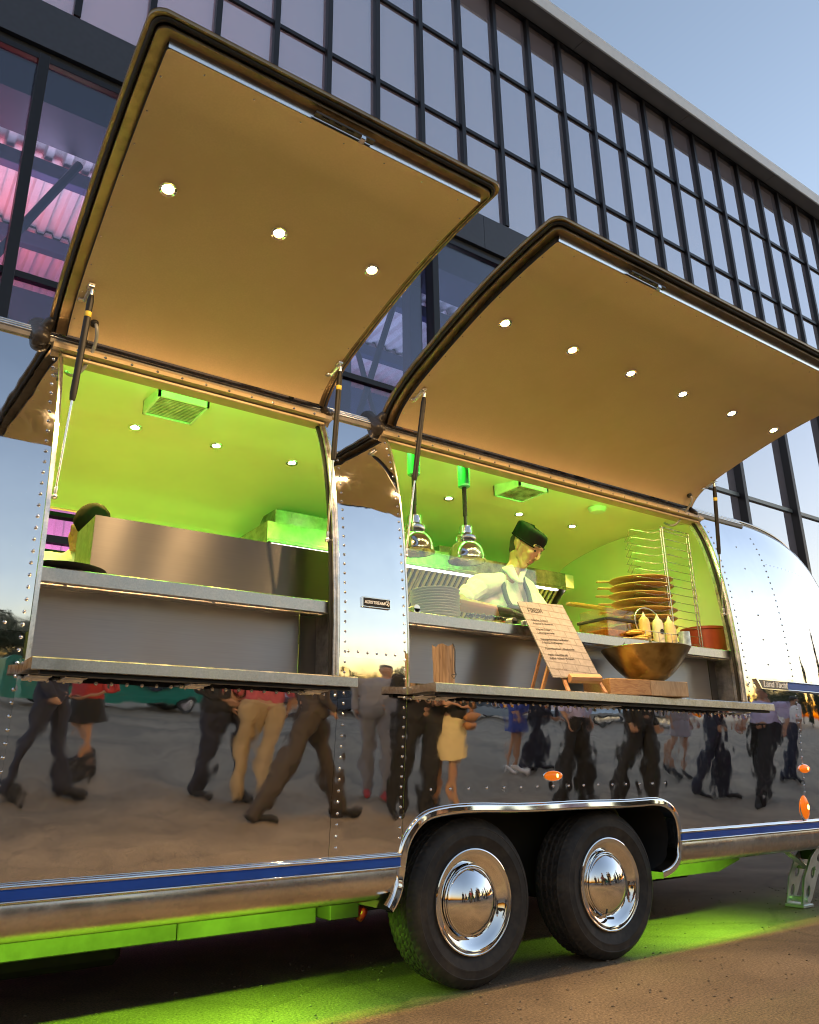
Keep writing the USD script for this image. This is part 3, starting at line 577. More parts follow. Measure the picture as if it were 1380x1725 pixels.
for (a, b) in ((OA+.01, OB-.02), (OC+.01, OD-.005)):
    nm_ = 'upper_shelf' if a < 1 else 'counter_top'
    edge = extr_x(Polygon([(-.052, CT-.052), (-.046, CT-.055), (-.030, CT-.055), (-.030, CT-.050), (-.044, CT-.047), (-.044, CT-.006), (.42, CT-.006), (.42, CT), (-.047, CT), (-.052, CT-.004)]), a, b)
    obj(nm_, edge, K['steel_edge'], trailer)
    obj('under_rail', box(a, b, -.015, .06, CT-.055, CT-.020, .004), K['alu_dull'], trailer)
    obj('front_sheet', box(a, b-.07, .080, .086, 1.20, CT-.02), K['steel_lit'], trailer)
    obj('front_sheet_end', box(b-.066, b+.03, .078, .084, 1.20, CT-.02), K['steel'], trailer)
    for x in np.arange(a+.1, b, .55): obj('shelf_screw', cyl((x, -.02, CT-.0585), (x, -.02, CT-.054), .006, 8), K['rivet'], trailer)
for (a, b) in ((.462, 1.625), (2.0, 4.455)):
    poly = Polygon([(-.312, 1.190), (-.302, 1.188), (-.302, 1.192), (-.280, 1.196), (.076, 1.196), (.076, 1.228), (-.308, 1.228), (-.312, 1.224)])
    obj('folding_shelf', extr_x(poly, a, b), K['steel_edge'], trailer)
    obj('shelf_underframe', box(a+.03, b-.02, -.29, -.262, 1.178, 1.195), K['blackmetal'], trailer)
    for x in (a+.05, a+.16, (a+b)/2, b-.10): obj('shelf_hinge', cat(box(x-.035, x+.035, -.20, -.125, 1.180, 1.187, .002), cyl((x-.035, -.13, 1.182), (x+.035, -.13, 1.182), .007, 8)), K['alu'], trailer)
# left raised steel cabinet above the shelf
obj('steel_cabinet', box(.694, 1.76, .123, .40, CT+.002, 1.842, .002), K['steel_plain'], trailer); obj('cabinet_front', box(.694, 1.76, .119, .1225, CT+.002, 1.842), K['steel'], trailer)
# interior shell
inn = [(.13, 2.475), (.22, 2.545), (.36, 2.60), (.66, 2.655), (YC, 2.67)]
ic = CubicSpline(range(5), inn)(np.linspace(0, 4, 30)); r2 = np.c_[2*YC-ic[::-1][:, 0], ic[::-1][:, 1]]
low = np.array([(2*YC-_py(z)-.045, z) for z in np.linspace(2.45, WZ1, 3)])
P = lambda sec, a, b: grid(np.stack([np.c_[np.full(len(sec), x), sec] for x in (a, b)], 0))
seam = [-1.3, .50, 1.12, 1.9, 2.95, 4.0, 5.0]
for a, b in zip(seam[:-1], seam[1:]): obj('ceiling_panel', P(np.vstack([ic, r2[1:], low]), a, b), K['white_in'], trailer, True)
bw = np.array([(2*YC-_py(z)-.045, z) for z in np.linspace(WZ1, .56, 14)])
bt = np.array([(2*YC-_py(z)-.045, z) for z in np.linspace(WZ0, .56, 9)])
for a, b in zip(seam[:-1], seam[1:]): obj('back_wall_panel', P(bt if a == .5 else bw, a, b), K['white_in'], trailer, True)
obj('backing', P(np.vstack([ic+[0, .006], r2[1:]+[0, .006], low+[.006, 0]]), -1.3, 5.0), K['alu'], trailer)
ends = Polygon(np.vstack([[(.0, .56), (.02, 2.3)], np.vstack([ic, r2[1:], bw])]))
obj('end_partition', extr_x(ends, -1.33, -1.302), K['white_in'], trailer); obj('end_partition', extr_x(ends, 5.002, 5.03), K['white_in'], trailer)
obj('interior_floor', box(-1.3, 5.0, .37, 2.08, .53, .56), K['floor_in'], trailer)
obj('wall_core', cat(*[box(a, b, .10, .104, .73, 1.2) for a, b in ((-1.3, 5.0),)]), K['white_in'], trailer)
for a, b in ((-1.3, OA-.055), (OB+.055, OC-.055), (OD+.055, 5.0)):
    zs = np.linspace(1.2, 2.46, 12); obj('inner_wall_panel', grid(np.stack([np.c_[np.full(12, x), _py(zs)+.05, zs] for x in (a, b)], 0)), K['white_in'], trailer, True)
obj('fluted_pillar_cap', box(OB+.05, OC-.05, .06, .12, 2.42, 2.46), K['white_in'], trailer)
# opposite window, dark frame, blind rail
wf = [(WX0, WX0+.03, WZ0, WZ1), (WX1-.03, WX1, WZ0, WZ1), (WX0, WX1, WZ0, WZ0+.09), (WX0, WX1, WZ1-.025, WZ1)]
obj('rear_window_frame', cat(*[box(a, b, 2.04, 2.12, c0, c1) for a, b, c0, c1 in wf]), K['blackmetal'], trailer)
obj('blind_rail', cyl((WX0-.1, 2.0, WZ1+.02), (WX1+.08, 2.0, WZ1+.02), .016, 10), K['led_green'] if False else K['alu'], trailer, True)
# ceiling lights
def ceil_z(y): return float(np.interp(y, np.r_[ic[:, 0]], np.r_[ic[:, 1]])) if y <= YC else ceil_z(2*YC-y)
spots_in = [(-.6, 1.08), (.58, 1.08), (1.06, 1.08), (1.52, 1.08), (2.0, 1.08), (2.6, 1.08), (3.2, 1.08), (3.85, 1.08), (4.40, 1.08), (1.10, .27), (1.52, .27), (2.9, .27), (3.4, .27), (3.9, .27), (4.3, .27)]
for x, y in spots_in:
    z = ceil_z(y)-.003
    fx = UsdGeom.Xform.Define(stage, numbered(path_of(trailer), 'ceiling_light'))
    obj('ring', lathe([(.024, -.004), (.036, -.006), (.039, 0), (.039, .004)], 24, 'z', (x, y, z)), K['chrome'], fx, 40)
    bb = dome(.023, 16, 4, .35); bb.vertices[:, 2] *= -1; bb.invert(); obj('bulb', bb.apply_translation((x, y, z-.002)), K['lamp_in'], fx, True)
    light('sphere', numbered(path_of(fx), 'ceiling_beam'), (x, y, z-.03), (1.0, .64, .12), CEIL_W*(.12 if y < .5 else 1), .022, (0, 0, -1), None, 50.0)
# LED strips along the ceiling edge
for a, b in ((.45, 1.70), (1.95, 4.15)):
    obj('led_strip', box(a, b, .196, .203, 2.514, 2.519), K['led_green'], trailer)
    light('rect', numbered(path_of(trailer), 'led_glow'), ((a+b)/2, .20, 2.508), (.10, 1.0, .06), LED_W, (b-a, .012), (0, .80, -.75), (1, 0, 0))
# roof vents
for cx, cy in ((1.12, .60), (3.40, .58)):
    v = UsdGeom.Xform.Define(stage, numbered(path_of(trailer), 'ceiling_vent')); z = ceil_z(cy)-.058; w = .125
    obj('housing', cat(*[box(cx+a, cx+b, cy+c_, cy+d_, z, z+.075) for a, b, c_, d_ in ((-w, w, -w, -w+.012), (-w, w, w-.012, w), (-w, -w+.012, -w, w), (w-.012, w, -w, w))]), pm('vent_white_%d' % int(cx), (.7, .7, .66), .4), v)
    for k in range(14): obj('grille_slat', box(cx-w+.012, cx+w-.012, cy-w+.014+k*.0163, cy-w+.023+k*.0163, z+.004, z+.012), K['alu'], v)
    obj('grille_back', box(cx-w+.01, cx+w-.01, cy-w+.01, cy+w-.01, z+.02, z+.024), K['dark'], v)
obj('smoke_alarm', lathe([(.001, -.035), (.05, -.034), (.062, -.02), (.065, 0)], 32, 'z', (4.17, .62, ceil_z(.62)-.005)), K['whitetrim'], trailer, 40)
# long extractor hood with its filters
hd = UsdGeom.Xform.Define(stage, numbered(path_of(trailer), 'extractor_hood'))
HX0, HX1 = 1.99, 4.56
obj('canopy', cat(extr_x(Polygon([(1.35, 2.255), (1.35, 2.372), (2.03, 2.372), (2.03, 2.366), (1.356, 2.366), (1.356, 2.255)]), HX0, HX1), extr_x(Polygon([(1.35, 2.24), (1.35, 2.372), (2.03, 2.372), (2.03, 1.72), (1.94, 1.72)]), HX0-.006, HX0), extr_x(Polygon([(1.35, 2.24), (1.35, 2.372), (2.03, 2.372), (2.03, 1.72), (1.94, 1.72)]), HX1, HX1+.006)), K['steel_plain'], hd)
obj('front_lip', box(HX0, HX1, 1.343, 1.36, 2.238, 2.262, .003), K['steel_edge'], hd)
obj('hood_tube', box(HX0+.05, HX1-.05, 1.385, 1.41, 2.235, 2.252), K['tube_white'], hd)
obj('bracket_end', box(HX1+.008, HX1+.10, 1.35, 1.42, 2.26, 2.37, .004), K['whitetrim'], hd)
fa, fb = V(0, 1.42, 2.255), V(0, 1.93, 1.74); fd = fb-fa; fnm = np.cross([1, 0, 0], fd/np.linalg.norm(fd)); fnm = -fnm if fnm[1] > 0 else fnm
K['slat'] = brushed('filter_slats', (.62, .60, .57), .25, .3)
k = 0; x = HX0+.02
while x < HX1-.03:
    p = [fa+V(x, 0, 0), fa+V(x+.030, 0, 0), fb+V(x+.030, 0, 0), fb+V(x, 0, 0)]; q = [a+fnm*(.018) for a in p]
    obj('filter_slat', trimesh.convex.convex_hull(np.array([p[0]+fnm*.004, p[1]+fnm*.004, p[2]+fnm*.004, p[3]+fnm*.004, q[0]+V(.004, 0, 0), q[1]-V(.004, 0, 0), q[2]-V(.004, 0, 0), q[3]+V(.004, 0, 0)])), K['slat'], hd); x += .048; k += 1
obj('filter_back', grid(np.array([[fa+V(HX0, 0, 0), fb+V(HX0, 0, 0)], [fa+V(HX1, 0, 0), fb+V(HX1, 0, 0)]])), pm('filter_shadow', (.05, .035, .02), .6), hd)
for x in (2.56, 3.2, 3.84): obj('filter_joint', trimesh.convex.convex_hull(np.array([e+V(x+s, 0, 0)+fnm*o for e in (fa, fb) for s in (-.008, .008) for o in (.003, .022)])), K['steel_edge'], hd)
obj('duct_box', box(2.16, 2.75, 1.62, 2.02, 2.374, 2.56, .004), K['steel_plain'], hd); obj('duct_box', box(3.55, 4.0, 1.66, 2.02, 2.374, 2.53, .004), K['steel_plain'], hd)
nt = meshkit.text_mesh('GASTRONORM', .0001) if False else None
obj('wall_ledge', box(4.44, 4.998, 1.19, 1.25, 2.083, 2.104, .004), K['wood_board'], trailer)
# glass guard on the counter
gg = UsdGeom.Xform.Define(stage, numbered(path_of(trailer), 'glass_guard'))
obj('pane', box(OC+.03, 2.945, .026, .034, CT+.012, 1.898), K['glass_guard'], gg)
for x in (2.14, 2.75, 2.90): obj('clamp', cat(cyl((x, .005, CT+.03), (x, .055, CT+.03), .018, 16), box(x-.018, x+.018, .005, .055, CT, CT+.03)), K['alu'], gg, 40)
# small plates, badges, lamps on the skin
def badge_frame(x0, x1, z0, z1, y): return box(x0, x1, y-.006, y+.01, z0, z1, .002)
bd = UsdGeom.Xform.Define(stage, numbered(path_of(trailer), 'name_badge'))
yb_ = wy(1.575)-.010
obj('plate', box(1.764, 1.908, yb_-.004, yb_+.008, 1.553, 1.597, .0015), K['chrome'], bd); obj('field', box(1.768, 1.904, yb_-.0055, yb_, 1.557, 1.593), K['blackmetal'], bd)
K['letter'] = pm('badge_letters', (.70, .70, .70), .35, .3)
tx = meshkit.text_mesh('AIRSTREAM', .0125, .0015, True); w_ = tx.bounds[1][0]-tx.bounds[0][0]; tx.apply_scale([.103/w_, 1, 1])
obj('lettering', place(tx, (1.773, yb_-.0055, 1.5685), (1, 0, 0), (0, 0, 1), (0, -1, 0)), K['letter'], bd)
obj('emblem', cat(tube(spl([(1.885, yb_-.007, 1.568), (1.880, yb_-.007, 1.575), (1.886, yb_-.007, 1.585), (1.893, yb_-.007, 1.580), (1.888, yb_-.007, 1.572), (1.897, yb_-.007, 1.566)]), .0017, 6), tube(spl([(1.892, yb_-.007, 1.563), (1.898, yb_-.007, 1.572), (1.894, yb_-.007, 1.588)]), .0013, 6)), K['letter'], bd, True)
ly = UsdGeom.Xform.Define(stage, numbered(path_of(trailer), 'model_strip'))
yl = wy(1.37)-.012
obj('plate', extr_y(Polygon([(4.615, 1.402), (4.66, 1.340), (4.955, 1.340), (4.955, 1.402)]), yl-.006, yl+.012), K['chrome'], ly)
obj('field', extr_y(Polygon([(4.640, 1.396), (4.672, 1.346), (4.950, 1.346), (4.950, 1.396)]), yl-.008, yl), pm('badge_grey', (.10, .10, .10), .3), ly)
tx = meshkit.text_mesh('Land Yacht', .034, .002, True); w_ = tx.bounds[1][0]-tx.bounds[0][0]; tx.apply_scale([.262/w_, 1, 1]); v_ = tx.vertices.copy(); v_[:, 0] += .22*v_[:, 1]; tx.vertices = v_
obj('lettering', place(tx, (4.678, yl-.008, 1.356), (1, 0, 0), (0, 0, 1), (0, -1, 0)), K['letter'], ly)
obj('blue_band', box(4.96, 5.95, yl-.004, yl+.03, 1.350, 1.392, .003), K['blue'], ly)
for z in (1.345, 1.397): obj('bright_strip', cyl((4.96, yl-.002, z), (5.95, yl-.002, z), .0055, 8), K['chrome'], ly, True)
def marker(x, z, w, h, hot):
    mk = UsdGeom.Xform.Define(stage, numbered(path_of(trailer), 'marker_lamp')); y = wy(z)
    s = trimesh.creation.icosphere(3, 1.0); s.apply_scale([w, .022, h]); s.apply_translation([x, y, z]); obj('lens', s, K['amber'], mk, True)
    s2 = trimesh.creation.icosphere(2, 1.0); s2.apply_scale([w*1.12, .010, h*1.14]); s2.apply_translation([x, y+.002, z]); obj('base', s2, K['chrome'], mk, True)
    b_ = trimesh.creation.icosphere(2, .010 if not hot else .016); b_.apply_scale([1, .5, 1]); b_.apply_translation([x+.01, y-.018, z]); obj('bulb', b_, K['amber_hot'], mk, True)
marker(2.867, .853, .060, .023, 0); marker(5.075, .868, .060, .026, 0); marker(5.04, .641, .045, .072, 1)
# green strips under the skirt
for a, b in ((-1.55, 1.80), (3.85, 4.62)):
    obj('under_led', box(a, b, .086, .096, .463, .467), K['led_green'], trailer)
    light('rect', numbered(path_of(trailer), 'under_glow'), ((a+b)/2, .091, .460), (.38, 1.0, .03), UNDER_W, (b-a, .022), (0, .35, -1), (1, 0, 0))
# folding stabiliser leg
jk = UsdGeom.Xform.Define(stage, numbered(path_of(trailer), 'stabiliser_leg'))
K['galv'] = pm('galvanised_leg', (.52, .56, .56), .35, .8, var=.15)
def leg_plate(y0):
    ax = np.array([(5.40, .03), (5.455, .02), (5.50, .05), (5.62, .19), (5.74, .285), (5.86, .33), (5.86, .385), (5.72, .372), (5.585, .30), (5.46, .17)])
    po = Polygon(ax).buffer(.01).buffer(-.004)
    for cx, cz, ang in ((5.475, .095, 55), (5.565, .205, 48), (5.68, .295, 33)):
        po = po.difference(affinity.rotate(affinity.scale(Point(cx, cz).buffer(1), .042, .020), ang))
    return extr_y(po, y0, y0+.006)
obj('arm_plate', leg_plate(.26), K['galv'], jk); obj('arm_plate', leg_plate(.27), K['galv'], jk); obj('arm_plate', leg_plate(.37), K['galv'], jk)
obj('foot', cat(box(5.38, 5.50, .25, .385, .003, .022, .004), cyl((5.45, .25, .05), (5.45, .385, .05), .018, 10)), K['galv'], jk)
obj('brace_bar', cat(tube([(5.30, .32, .385), (5.60, .32, .23)], .018, 4), cyl((5.60, .25, .23), (5.60, .385, .23), .012, 8)), K['galv'], jk)
obj('leg_bracket', box(5.62, 5.70, .28, .36, .28, .39), K['dark'], jk)
# ------------------------------------------------------------------ things on the counters
def mb(x0, x1, y0, y1, z0, z1, b=.003): return box(x0, x1, y0, y1, z0, z1, b)
SH = 1.2285       # top of the folding shelves
K['plate'] = pm('grey_stoneware', (.42, .42, .41), .3, 0, var=.08)
for k in range(13):
    z = CT+.001+k*.0135; r = .128+rnd.uniform(-.002, .002); cx, cy = 2.405+rnd.uniform(-.003, .003), .215+rnd.uniform(-.003, .003)
    p = lathe([(.001, 0), (.075, 0), (.08, .002), (r-.004, .0155), (r, .018), (r-.003, .0195), (.082, .0055), (.001, .0045)], 44, 'z', (cx, cy, z))
    tag(obj('dinner_plate', p, K['plate'], None, 40), 'grey stoneware plate in the tall plate stack beside the chef', 'plate', 'stacked grey plates on the counter')
# heat lamps hanging over the plates
K['led_tinted_can'] = pm('led_tinted_lamp_can', (.10, .58, .26), .4, 0, var=.03)  # green LED spill put into the base colour of a white can
for cx, cy, lbl in ((2.285, .215, 'chrome heat lamp on a coiled cord nearest the pillar'), (2.625, .215, 'chrome heat lamp on a coiled cord nearest the chef')):
    hl = thing('heat_lamp', lbl, 'heat lamp', 'chrome heat lamps over the counter')
    obj('mount', lathe([(.001, 2.515), (.038, 2.515), (.038, 2.505), (.033, 2.503)], 24, 'z', (cx, cy, 0)), K['blackmetal'], hl, 40)
    obj('canister', lathe([(.001, 2.368), (.026, 2.366), (.033, 2.371), (.033, 2.503), (.001, 2.504)], 32, 'z', (cx, cy, 0)), K['led_tinted_can'], hl, 40)
    tt = np.linspace(0, 1, 420); obj('coiled_cord', tube(np.c_[cx+.0095*np.cos(tt*2*np.pi*26), cy+.0095*np.sin(tt*2*np.pi*26), 2.20+.168*tt], .0036, 6), K['rubber'], hl, True)
    obj('stem', cyl((cx, cy, 2.13), (cx, cy, 2.215), .0095, 12), K['blackmetal'], hl, True)
    dz = 1.945
    pr = [(.101, 0), (.103, .004), (.099, .012), (.097, .03), (.091, .058), (.078, .085), (.058, .100), (.048, .104), (.052, .110), (.056, .125), (.054, .140), (.040, .150), (.036, .154), (.036, .192), (.034, .196), (.001, .197)]
    obj('shade', lathe([(r, h+dz) for r, h in pr], 64, 'z', (cx, cy, 0)), pm('lamp_chrome_%d' % int(cx*100), (.52, .53, .55), .04, 1.0, var=.03), hl, 30)
    obj('inner_shade', lathe([(.099, .003+dz), (.09, .03+dz), (.07, .07+dz), (.045, .09+dz), (.001, .092+dz)], 48, 'z', (cx, cy, 0)), K['alu'], hl, True)
    obj('bulb', lathe([(.001, .012+dz), (.035, .016+dz), (.055, .03+dz), (.056, .045+dz), (.03, .07+dz), (.02, .09+dz)], 32, 'z', (cx, cy, 0)), pm('lamp_glass_%d' % int(cx*100), (.55, .50, .42), .12), hl, True)
# bark sleeve with wire heart on the shelf
bv = thing('bark_vase', 'rough bark wrapped vase with a wire heart on the right shelf', 'vase')
bx, by = 2.118, -.215
a = np.linspace(0, 2*np.pi, 60, endpoint=False); zz_ = np.linspace(0, .168, 16); Pv = np.zeros((16, 61, 3))
for i, h in enumerate(zz_):
    r = .046+.0035*(meshkit.noise(np.c_[np.cos(a)*5, np.sin(a)*5, np.full(60, h*9)], 2)-.5)+.002*np.sign(np.sin(a*9+h*6)); r = r*(1+.03*(h-.08)/.08)
    top = .006*np.sin(a*5+1) if i == 15 else 0
    Pv[i, :60] = np.c_[bx+r*np.cos(a), by+r*np.sin(a), SH+h+top*np.ones(60)]
Pv[:, 60] = Pv[:, 0]
K['bark'] = usdkit.material(stage, '/World/Looks/pale_bark', {'g': ('geometry', {}), 'mp': ('mapping', {'scale': (90., 90., 6.)}), 'n': ('noise_texture', {'scale': 1., 'detail': 6}), 'r': ('rgb_ramp', {'ramp': [(.3, (.11, .06, .03)), (.5, (.26, .17, .10)), (.7, (.32, .22, .14))]}), 'b': ('bump', {'strength': .7, 'distance': .004}), 'p': ('principled_bsdf', {'roughness': .8})},
    [('g.position', 'mp.vector'), ('mp.vector', 'n.vector'), ('n.fac', 'r.fac'), ('r.color', 'p.base_color'), ('n.fac', 'b.height'), ('b.normal', 'p.normal')], surface='p.BSDF')
obj('bark_sleeve', grid(Pv, True), K['bark'], bv, 60); obj('inner_glass', lathe([(.001, .10), (.036, .10), (.036, .158), (.04, .160)], 32, 'z', (bx, by, SH)), K['dark'], bv, 40)
wr = spl([(bx+.012, by-.05, SH+.175), (bx+.020, by-.052, SH+.13), (bx+.016, by-.053, SH+.08), (bx+.024, by-.051, SH+.04)]); 
ht = np.linspace(0, 2*np.pi, 40); heart = np.c_[bx+.012+.011*(16*np.sin(ht)**3)/16, np.full(40, by-.053), SH+.035+.011*(13*np.cos(ht)-5*np.cos(2*ht)-2*np.cos(3*ht)-np.cos(4*ht))/16]
obj('wire', cat(tube(wr, .0012, 5), tube(heart, .0012, 5), tube(wr+[.006, .002, 0], .0010, 5)), K['blackmetal'], bv, True)
obj('dry_leaf', trimesh.convex.convex_hull(np.array([(bx-.02, by, SH+.165), (bx+.0, by-.01, SH+.175), (bx-.005, by+.012, SH+.172), (bx-.012, by, SH+.178)])), K['dark'], bv)
# menu board on its small easel
mn = thing('menu_board', 'paper menu board headed FINISH leaning on a small easel', 'menu')
BL = V(2.728, -.262, 1.292); ex_ = V(.300, -.018, .010); ex_ /= np.linalg.norm(ex_); up_ = V(.040, .215, .408); up_ -= ex_*(up_@ex_); H_ = np.linalg.norm(up_); up_ /= H_; nrm_ = np.cross(ex_, up_)
BW, BH = .303, .455
rect = sbox(0, 0, BW, BH).buffer(-.006).buffer(.006)
bm = trimesh.creation.extrude_polygon(rect, .006, engine='earcut')
K['paper'] = usdkit.material(stage, '/World/Looks/whitewashed_brick_print', {'tc': ('texture_coordinate', {}), 'mp': ('mapping', {'scale': (1., 1., 1.), 'rotation': (1.10, 0., 0.)}), 'br': ('brick_texture', {'scale': 11., 'color1': (.27, .235, .235), 'color2': (.235, .205, .205), 'mortar': (.13, .108, .105), 'mortar_size': .028, 'mortar_smooth': .6, 'brick_width': .9, 'row_height': .26}),
    'n': ('noise_texture', {'scale': 45., 'detail': 5}), 'r': ('rgb_ramp', {'ramp': [(.35, (.70, .70, .70)), (.6, (1, 1, 1))]}), 'mx': ('mix', {'mix_type': 'multiply', 'fac': .8}), 'p': ('principled_bsdf', {'roughness': .45})},
    [('tc.object', 'mp.vector'), ('mp.vector', 'br.vector'), ('tc.object', 'n.vector'), ('n.fac', 'r.fac'), ('br.color', 'mx.color1'), ('r.color', 'mx.color2'), ('mx.color', 'p.base_color')], surface='p.BSDF')
obj('board', place(bm, BL-nrm_*.006, ex_, up_, nrm_), K['paper'], mn)
K['ink'] = pm('black_ink', (.02, .018, .017), .6)
K['inkpale'] = pm('grey_ink', (.32, .26, .24), .6)
def line(txt, x, y, h, bold=False, mat='ink', w=None):
    t = meshkit.text_mesh(txt, h, .0006, bold)
    if w: t.apply_scale([w/(t.bounds[1][0]-t.bounds[0][0]), 1, 1])
    obj('heading' if bold else 'menu_line', place(t, BL+ex_*x+up_*y+nrm_*.0004, ex_, up_, nrm_), K[mat], mn)
line('FINISH', .040, .388, .027, True, w=.092)
for txt, x, y, w in (('Frische Crêpe /', .035, .333, .105), ('Frische Erdbeeren', .035, .312, .128), ('Frische Crêpe /', .035, .276, .098), ('Lemongrascreme', .035, .255, .108), ('Hausgemachtes Vanilleeis /', .035, .216, .185), ('Frische Erdbeeren', .035, .195, .128),
                     ('Flammkuchen / Rhabarber', .035, .160, .190), ('Apfel-Crumble mit', .035, .124, .125), ('Gaffel-Kölsch-Schaum', .035, .103, .155)):
    line(txt, x, y, .0115, w=w)
line('Lanxess', .035, .042, .014, mat='inkpale', w=.075)
es = thing('easel', 'small orange brown wooden easel holding up the menu board', 'easel')
le = BL-up_*.004
obj('ledge', trimesh.convex.convex_hull(np.array([le+ex_*x+up_*u+nrm_*n for x in (.093, .293) for u, n in ((-.020, -.012), (.006, -.012), (.016, .016), (-.008, .022), (-.020, .012))])), K['easel'], es)
for x0, x1 in ((.105, .075), (.255, .295)):
    p0 = BL+ex_*x0+up_*.30-nrm_*.014; p1 = BL+ex_*x1-nrm_*.014; p2 = p1+(p1-p0)*((p1[2]-SH)/(p0[2]-p1[2]))
    obj('leg', trimesh.convex.convex_hull(np.array([q+ex_*a_+nrm_*b_ for q in (p0, p2) for a_ in (-.009, .009) for b_ in (-.006, .006)]+[]).clip([-9, -9, SH], [9, 9, 9])), K['easel'], es)
p0 = BL+ex_*.13+up_*.30-nrm_*.02; obj('rear_leg', trimesh.convex.convex_hull(np.array([(p0 if s else V(2.83, .01, SH))+V(a_, b_, 0) for s in (0, 1) for a_ in (-.008, .008) for b_ in (-.005, .005)])), K['easel'], es)
p2 = V(2.725, -.18, SH); p0 = BL+ex_*.04+up_*.10-nrm_*.014; obj('side_leg', trimesh.convex.convex_hull(np.array([q+V(a_, b_, 0) for q in (p0, p2) for a_ in (-.009, .009) for b_ in (-.006, .006)])), K['easel'], es)
# timber block with bowl
tb = thing('timber_block', 'thick timber block glued of two pieces under the brass bowl', 'wooden block')
cB = V(3.365, -.215, 0)
obj('timber', rotz(mb(cB[0]-.255, cB[0]+.006, cB[1]-.105, cB[1]+.105, SH+.0005, SH+.079), -9, cB), K['wood_dark'], tb); obj('timber', rotz(mb(cB[0]+.0075, cB[0]+.262, cB[1]-.103, cB[1]+.105, SH+.0005, SH+.077), -9, cB), K['wood_pale'], tb)
K['brass'] = usdkit.material(stage, '/World/Looks/beaten_brass', {'g': ('geometry', {}), 'v': ('voronoi_texture', {'scale': 55., 'feature': 'smooth_f1'}), 'n': ('noise_texture', {'scale': 9., 'detail': 5}), 'r': ('rgb_ramp', {'ramp': [(.3, (.20, .13, .05)), (.55, (.44, .33, .145)), (.75, (.36, .26, .11))]}), 'b': ('bump', {'strength': .12, 'distance': .004}),
    'p': ('principled_bsdf', {'metallic': 1.0, 'roughness': .27})}, [('g.position', 'v.vector'), ('g.position', 'n.vector'), ('n.fac', 'r.fac'), ('r.color', 'p.base_color'), ('v.distance', 'b.height'), ('b.normal', 'p.normal')], surface='p.BSDF')
bc = (3.475, -.215, SH+.0795)
bo = [(.001, 0), (.050, 0), (.062, .004)]+[(.062+.168*(t_**.78), .004+.168*t_**1.25) for t_ in np.linspace(.05, 1, 16)]+[(.232, .174), (.231, .177), (.226, .174)]+[(.058+.165*(t_**.78), .010+.160*t_**1.25) for t_ in np.linspace(1, .03, 12)]+[(.001, .009)]
tag(obj('brass_bowl', lathe(bo, 72, 'z', bc), K['brass'], None, 40), 'wide beaten brass bowl standing on the timber block', 'bowl')
# salad leaves in the bowl
lv = []
for k in range(150):
    r, an = .19*math.sqrt(rnd.random()), rnd.uniform(0, 6.28); L_ = rnd.uniform(.015, .04); z = bc[2]+.145+rnd.uniform(-.01, .03)*(1.3-r/.19)+(0.03 if rnd.random() < .12 else 0)
    p = V(bc[0]+r*math.cos(an), bc[1]+r*math.sin(an), z); u_ = rng.normal(size=3); u_ /= np.linalg.norm(u_); w_ = np.cross(u_, rng.normal(size=3)); w_ /= np.linalg.norm(w_)
    q = np.array([p, p+u_*L_*.5+w_*L_*.35, p+u_*L_, p+u_*L_*.5-w_*L_*.35]); q[:, 2] = np.maximum(q[:, 2], bc[2]+.11); lv.append(trimesh.Trimesh(q, [(0, 1, 2), (0, 2, 3)], process=False))
tag(obj('salad_leaves', cat(*lv), pm('salad_green', (.09, .10, .03), .5, var=.6, vs=40), None), 'loose green and red leaves heaped in the brass bowl', 'salad', kind='stuff')
# wire rack with wooden boards
K['wire'] = pm('rack_wire', (.55, .55, .53), .25, 1.0, var=.1)
wk = thing('wire_rack', 'tall chrome wire rack that holds round wooden boards', 'rack')
RX, RY = 4.20, .12; RT = 2.385
def post(x, y): return tube(np.array([(x, y, CT)]+[(x-.004+.018*t_, y+.030*t_, RT-.014+.014*math.sin(math.pi*t_)) for t_ in np.linspace(0, 1, 9)]+[(x+.018, y+.03, CT)]), .0042, 7)
obj('post', post(RX, RY), K['wire'], wk, True); obj('post', post(RX+.285, RY+.01), K['wire'], wk, True)
obj('top_bar', cyl((RX, RY+.018, RT-.002), (RX+.29, RY+.026, RT-.002), .0036, 7), K['wire'], wk, True)
for k in range(15):
    z = CT+.055+k*.0515
    obj('rung', tube(spl([(RX+.002, RY, z), (RX+.10, RY-.006, z-.006), (RX+.288, RY+.01, z)], 8), .0022, 5), K['wire'], wk, True)
    obj('arm', tube(np.array([(RX+.002, RY+.005, z), (RX-.045, RY+.045, z-.012), (RX-.20, RY+.10, z+.002), (RX-.055, RY+.27, z-.02), (RX+.10, RY+.28, z-.012)]), .0022, 5), K['wire'], wk, True)
bl_ = []
for k in range(9):
    z = CT+.062+k*.0515; ang = rnd.uniform(-.10, .10); ccx, ccy = 4.19+rnd.uniform(-.012, .012), .335+rnd.uniform(-.01, .01)
    bdv = UsdGeom.Xform.Define(stage, numbered('/World', 'round_board')); tag(bdv, 'round wooden serving board, '+('lowest', 'second lowest', 'third from the bottom', 'fourth from the bottom', 'middle one', 'fourth from the top', 'third from the top', 'second from the top', 'topmost')[k]+' of nine in the wire rack', 'serving board', 'round boards in the wire rack')
    tilt = trimesh.transformations.rotation_matrix(rnd.uniform(.02, .06), [1, .3, 0], (ccx, ccy, z))
    m = lathe([(.001, 0), (.17, 0), (.198, .004), (.205, .0085), (.201, .0125), (.15, .014), (.001, .014)], 52, 'z', (ccx, ccy, z)); m.apply_transform(tilt)
    obj('disc', m, K['wood_board'], bdv, 40)
    hh = box(ccx-.285, ccx-.19, ccy+.01, ccy+.045, z+.002, z+.012, .003); hh = rotz(hh, -35+math.degrees(ang), (ccx, ccy, z)); hh.apply_transform(tilt); obj('handle', hh, K['wood_board'], bdv)
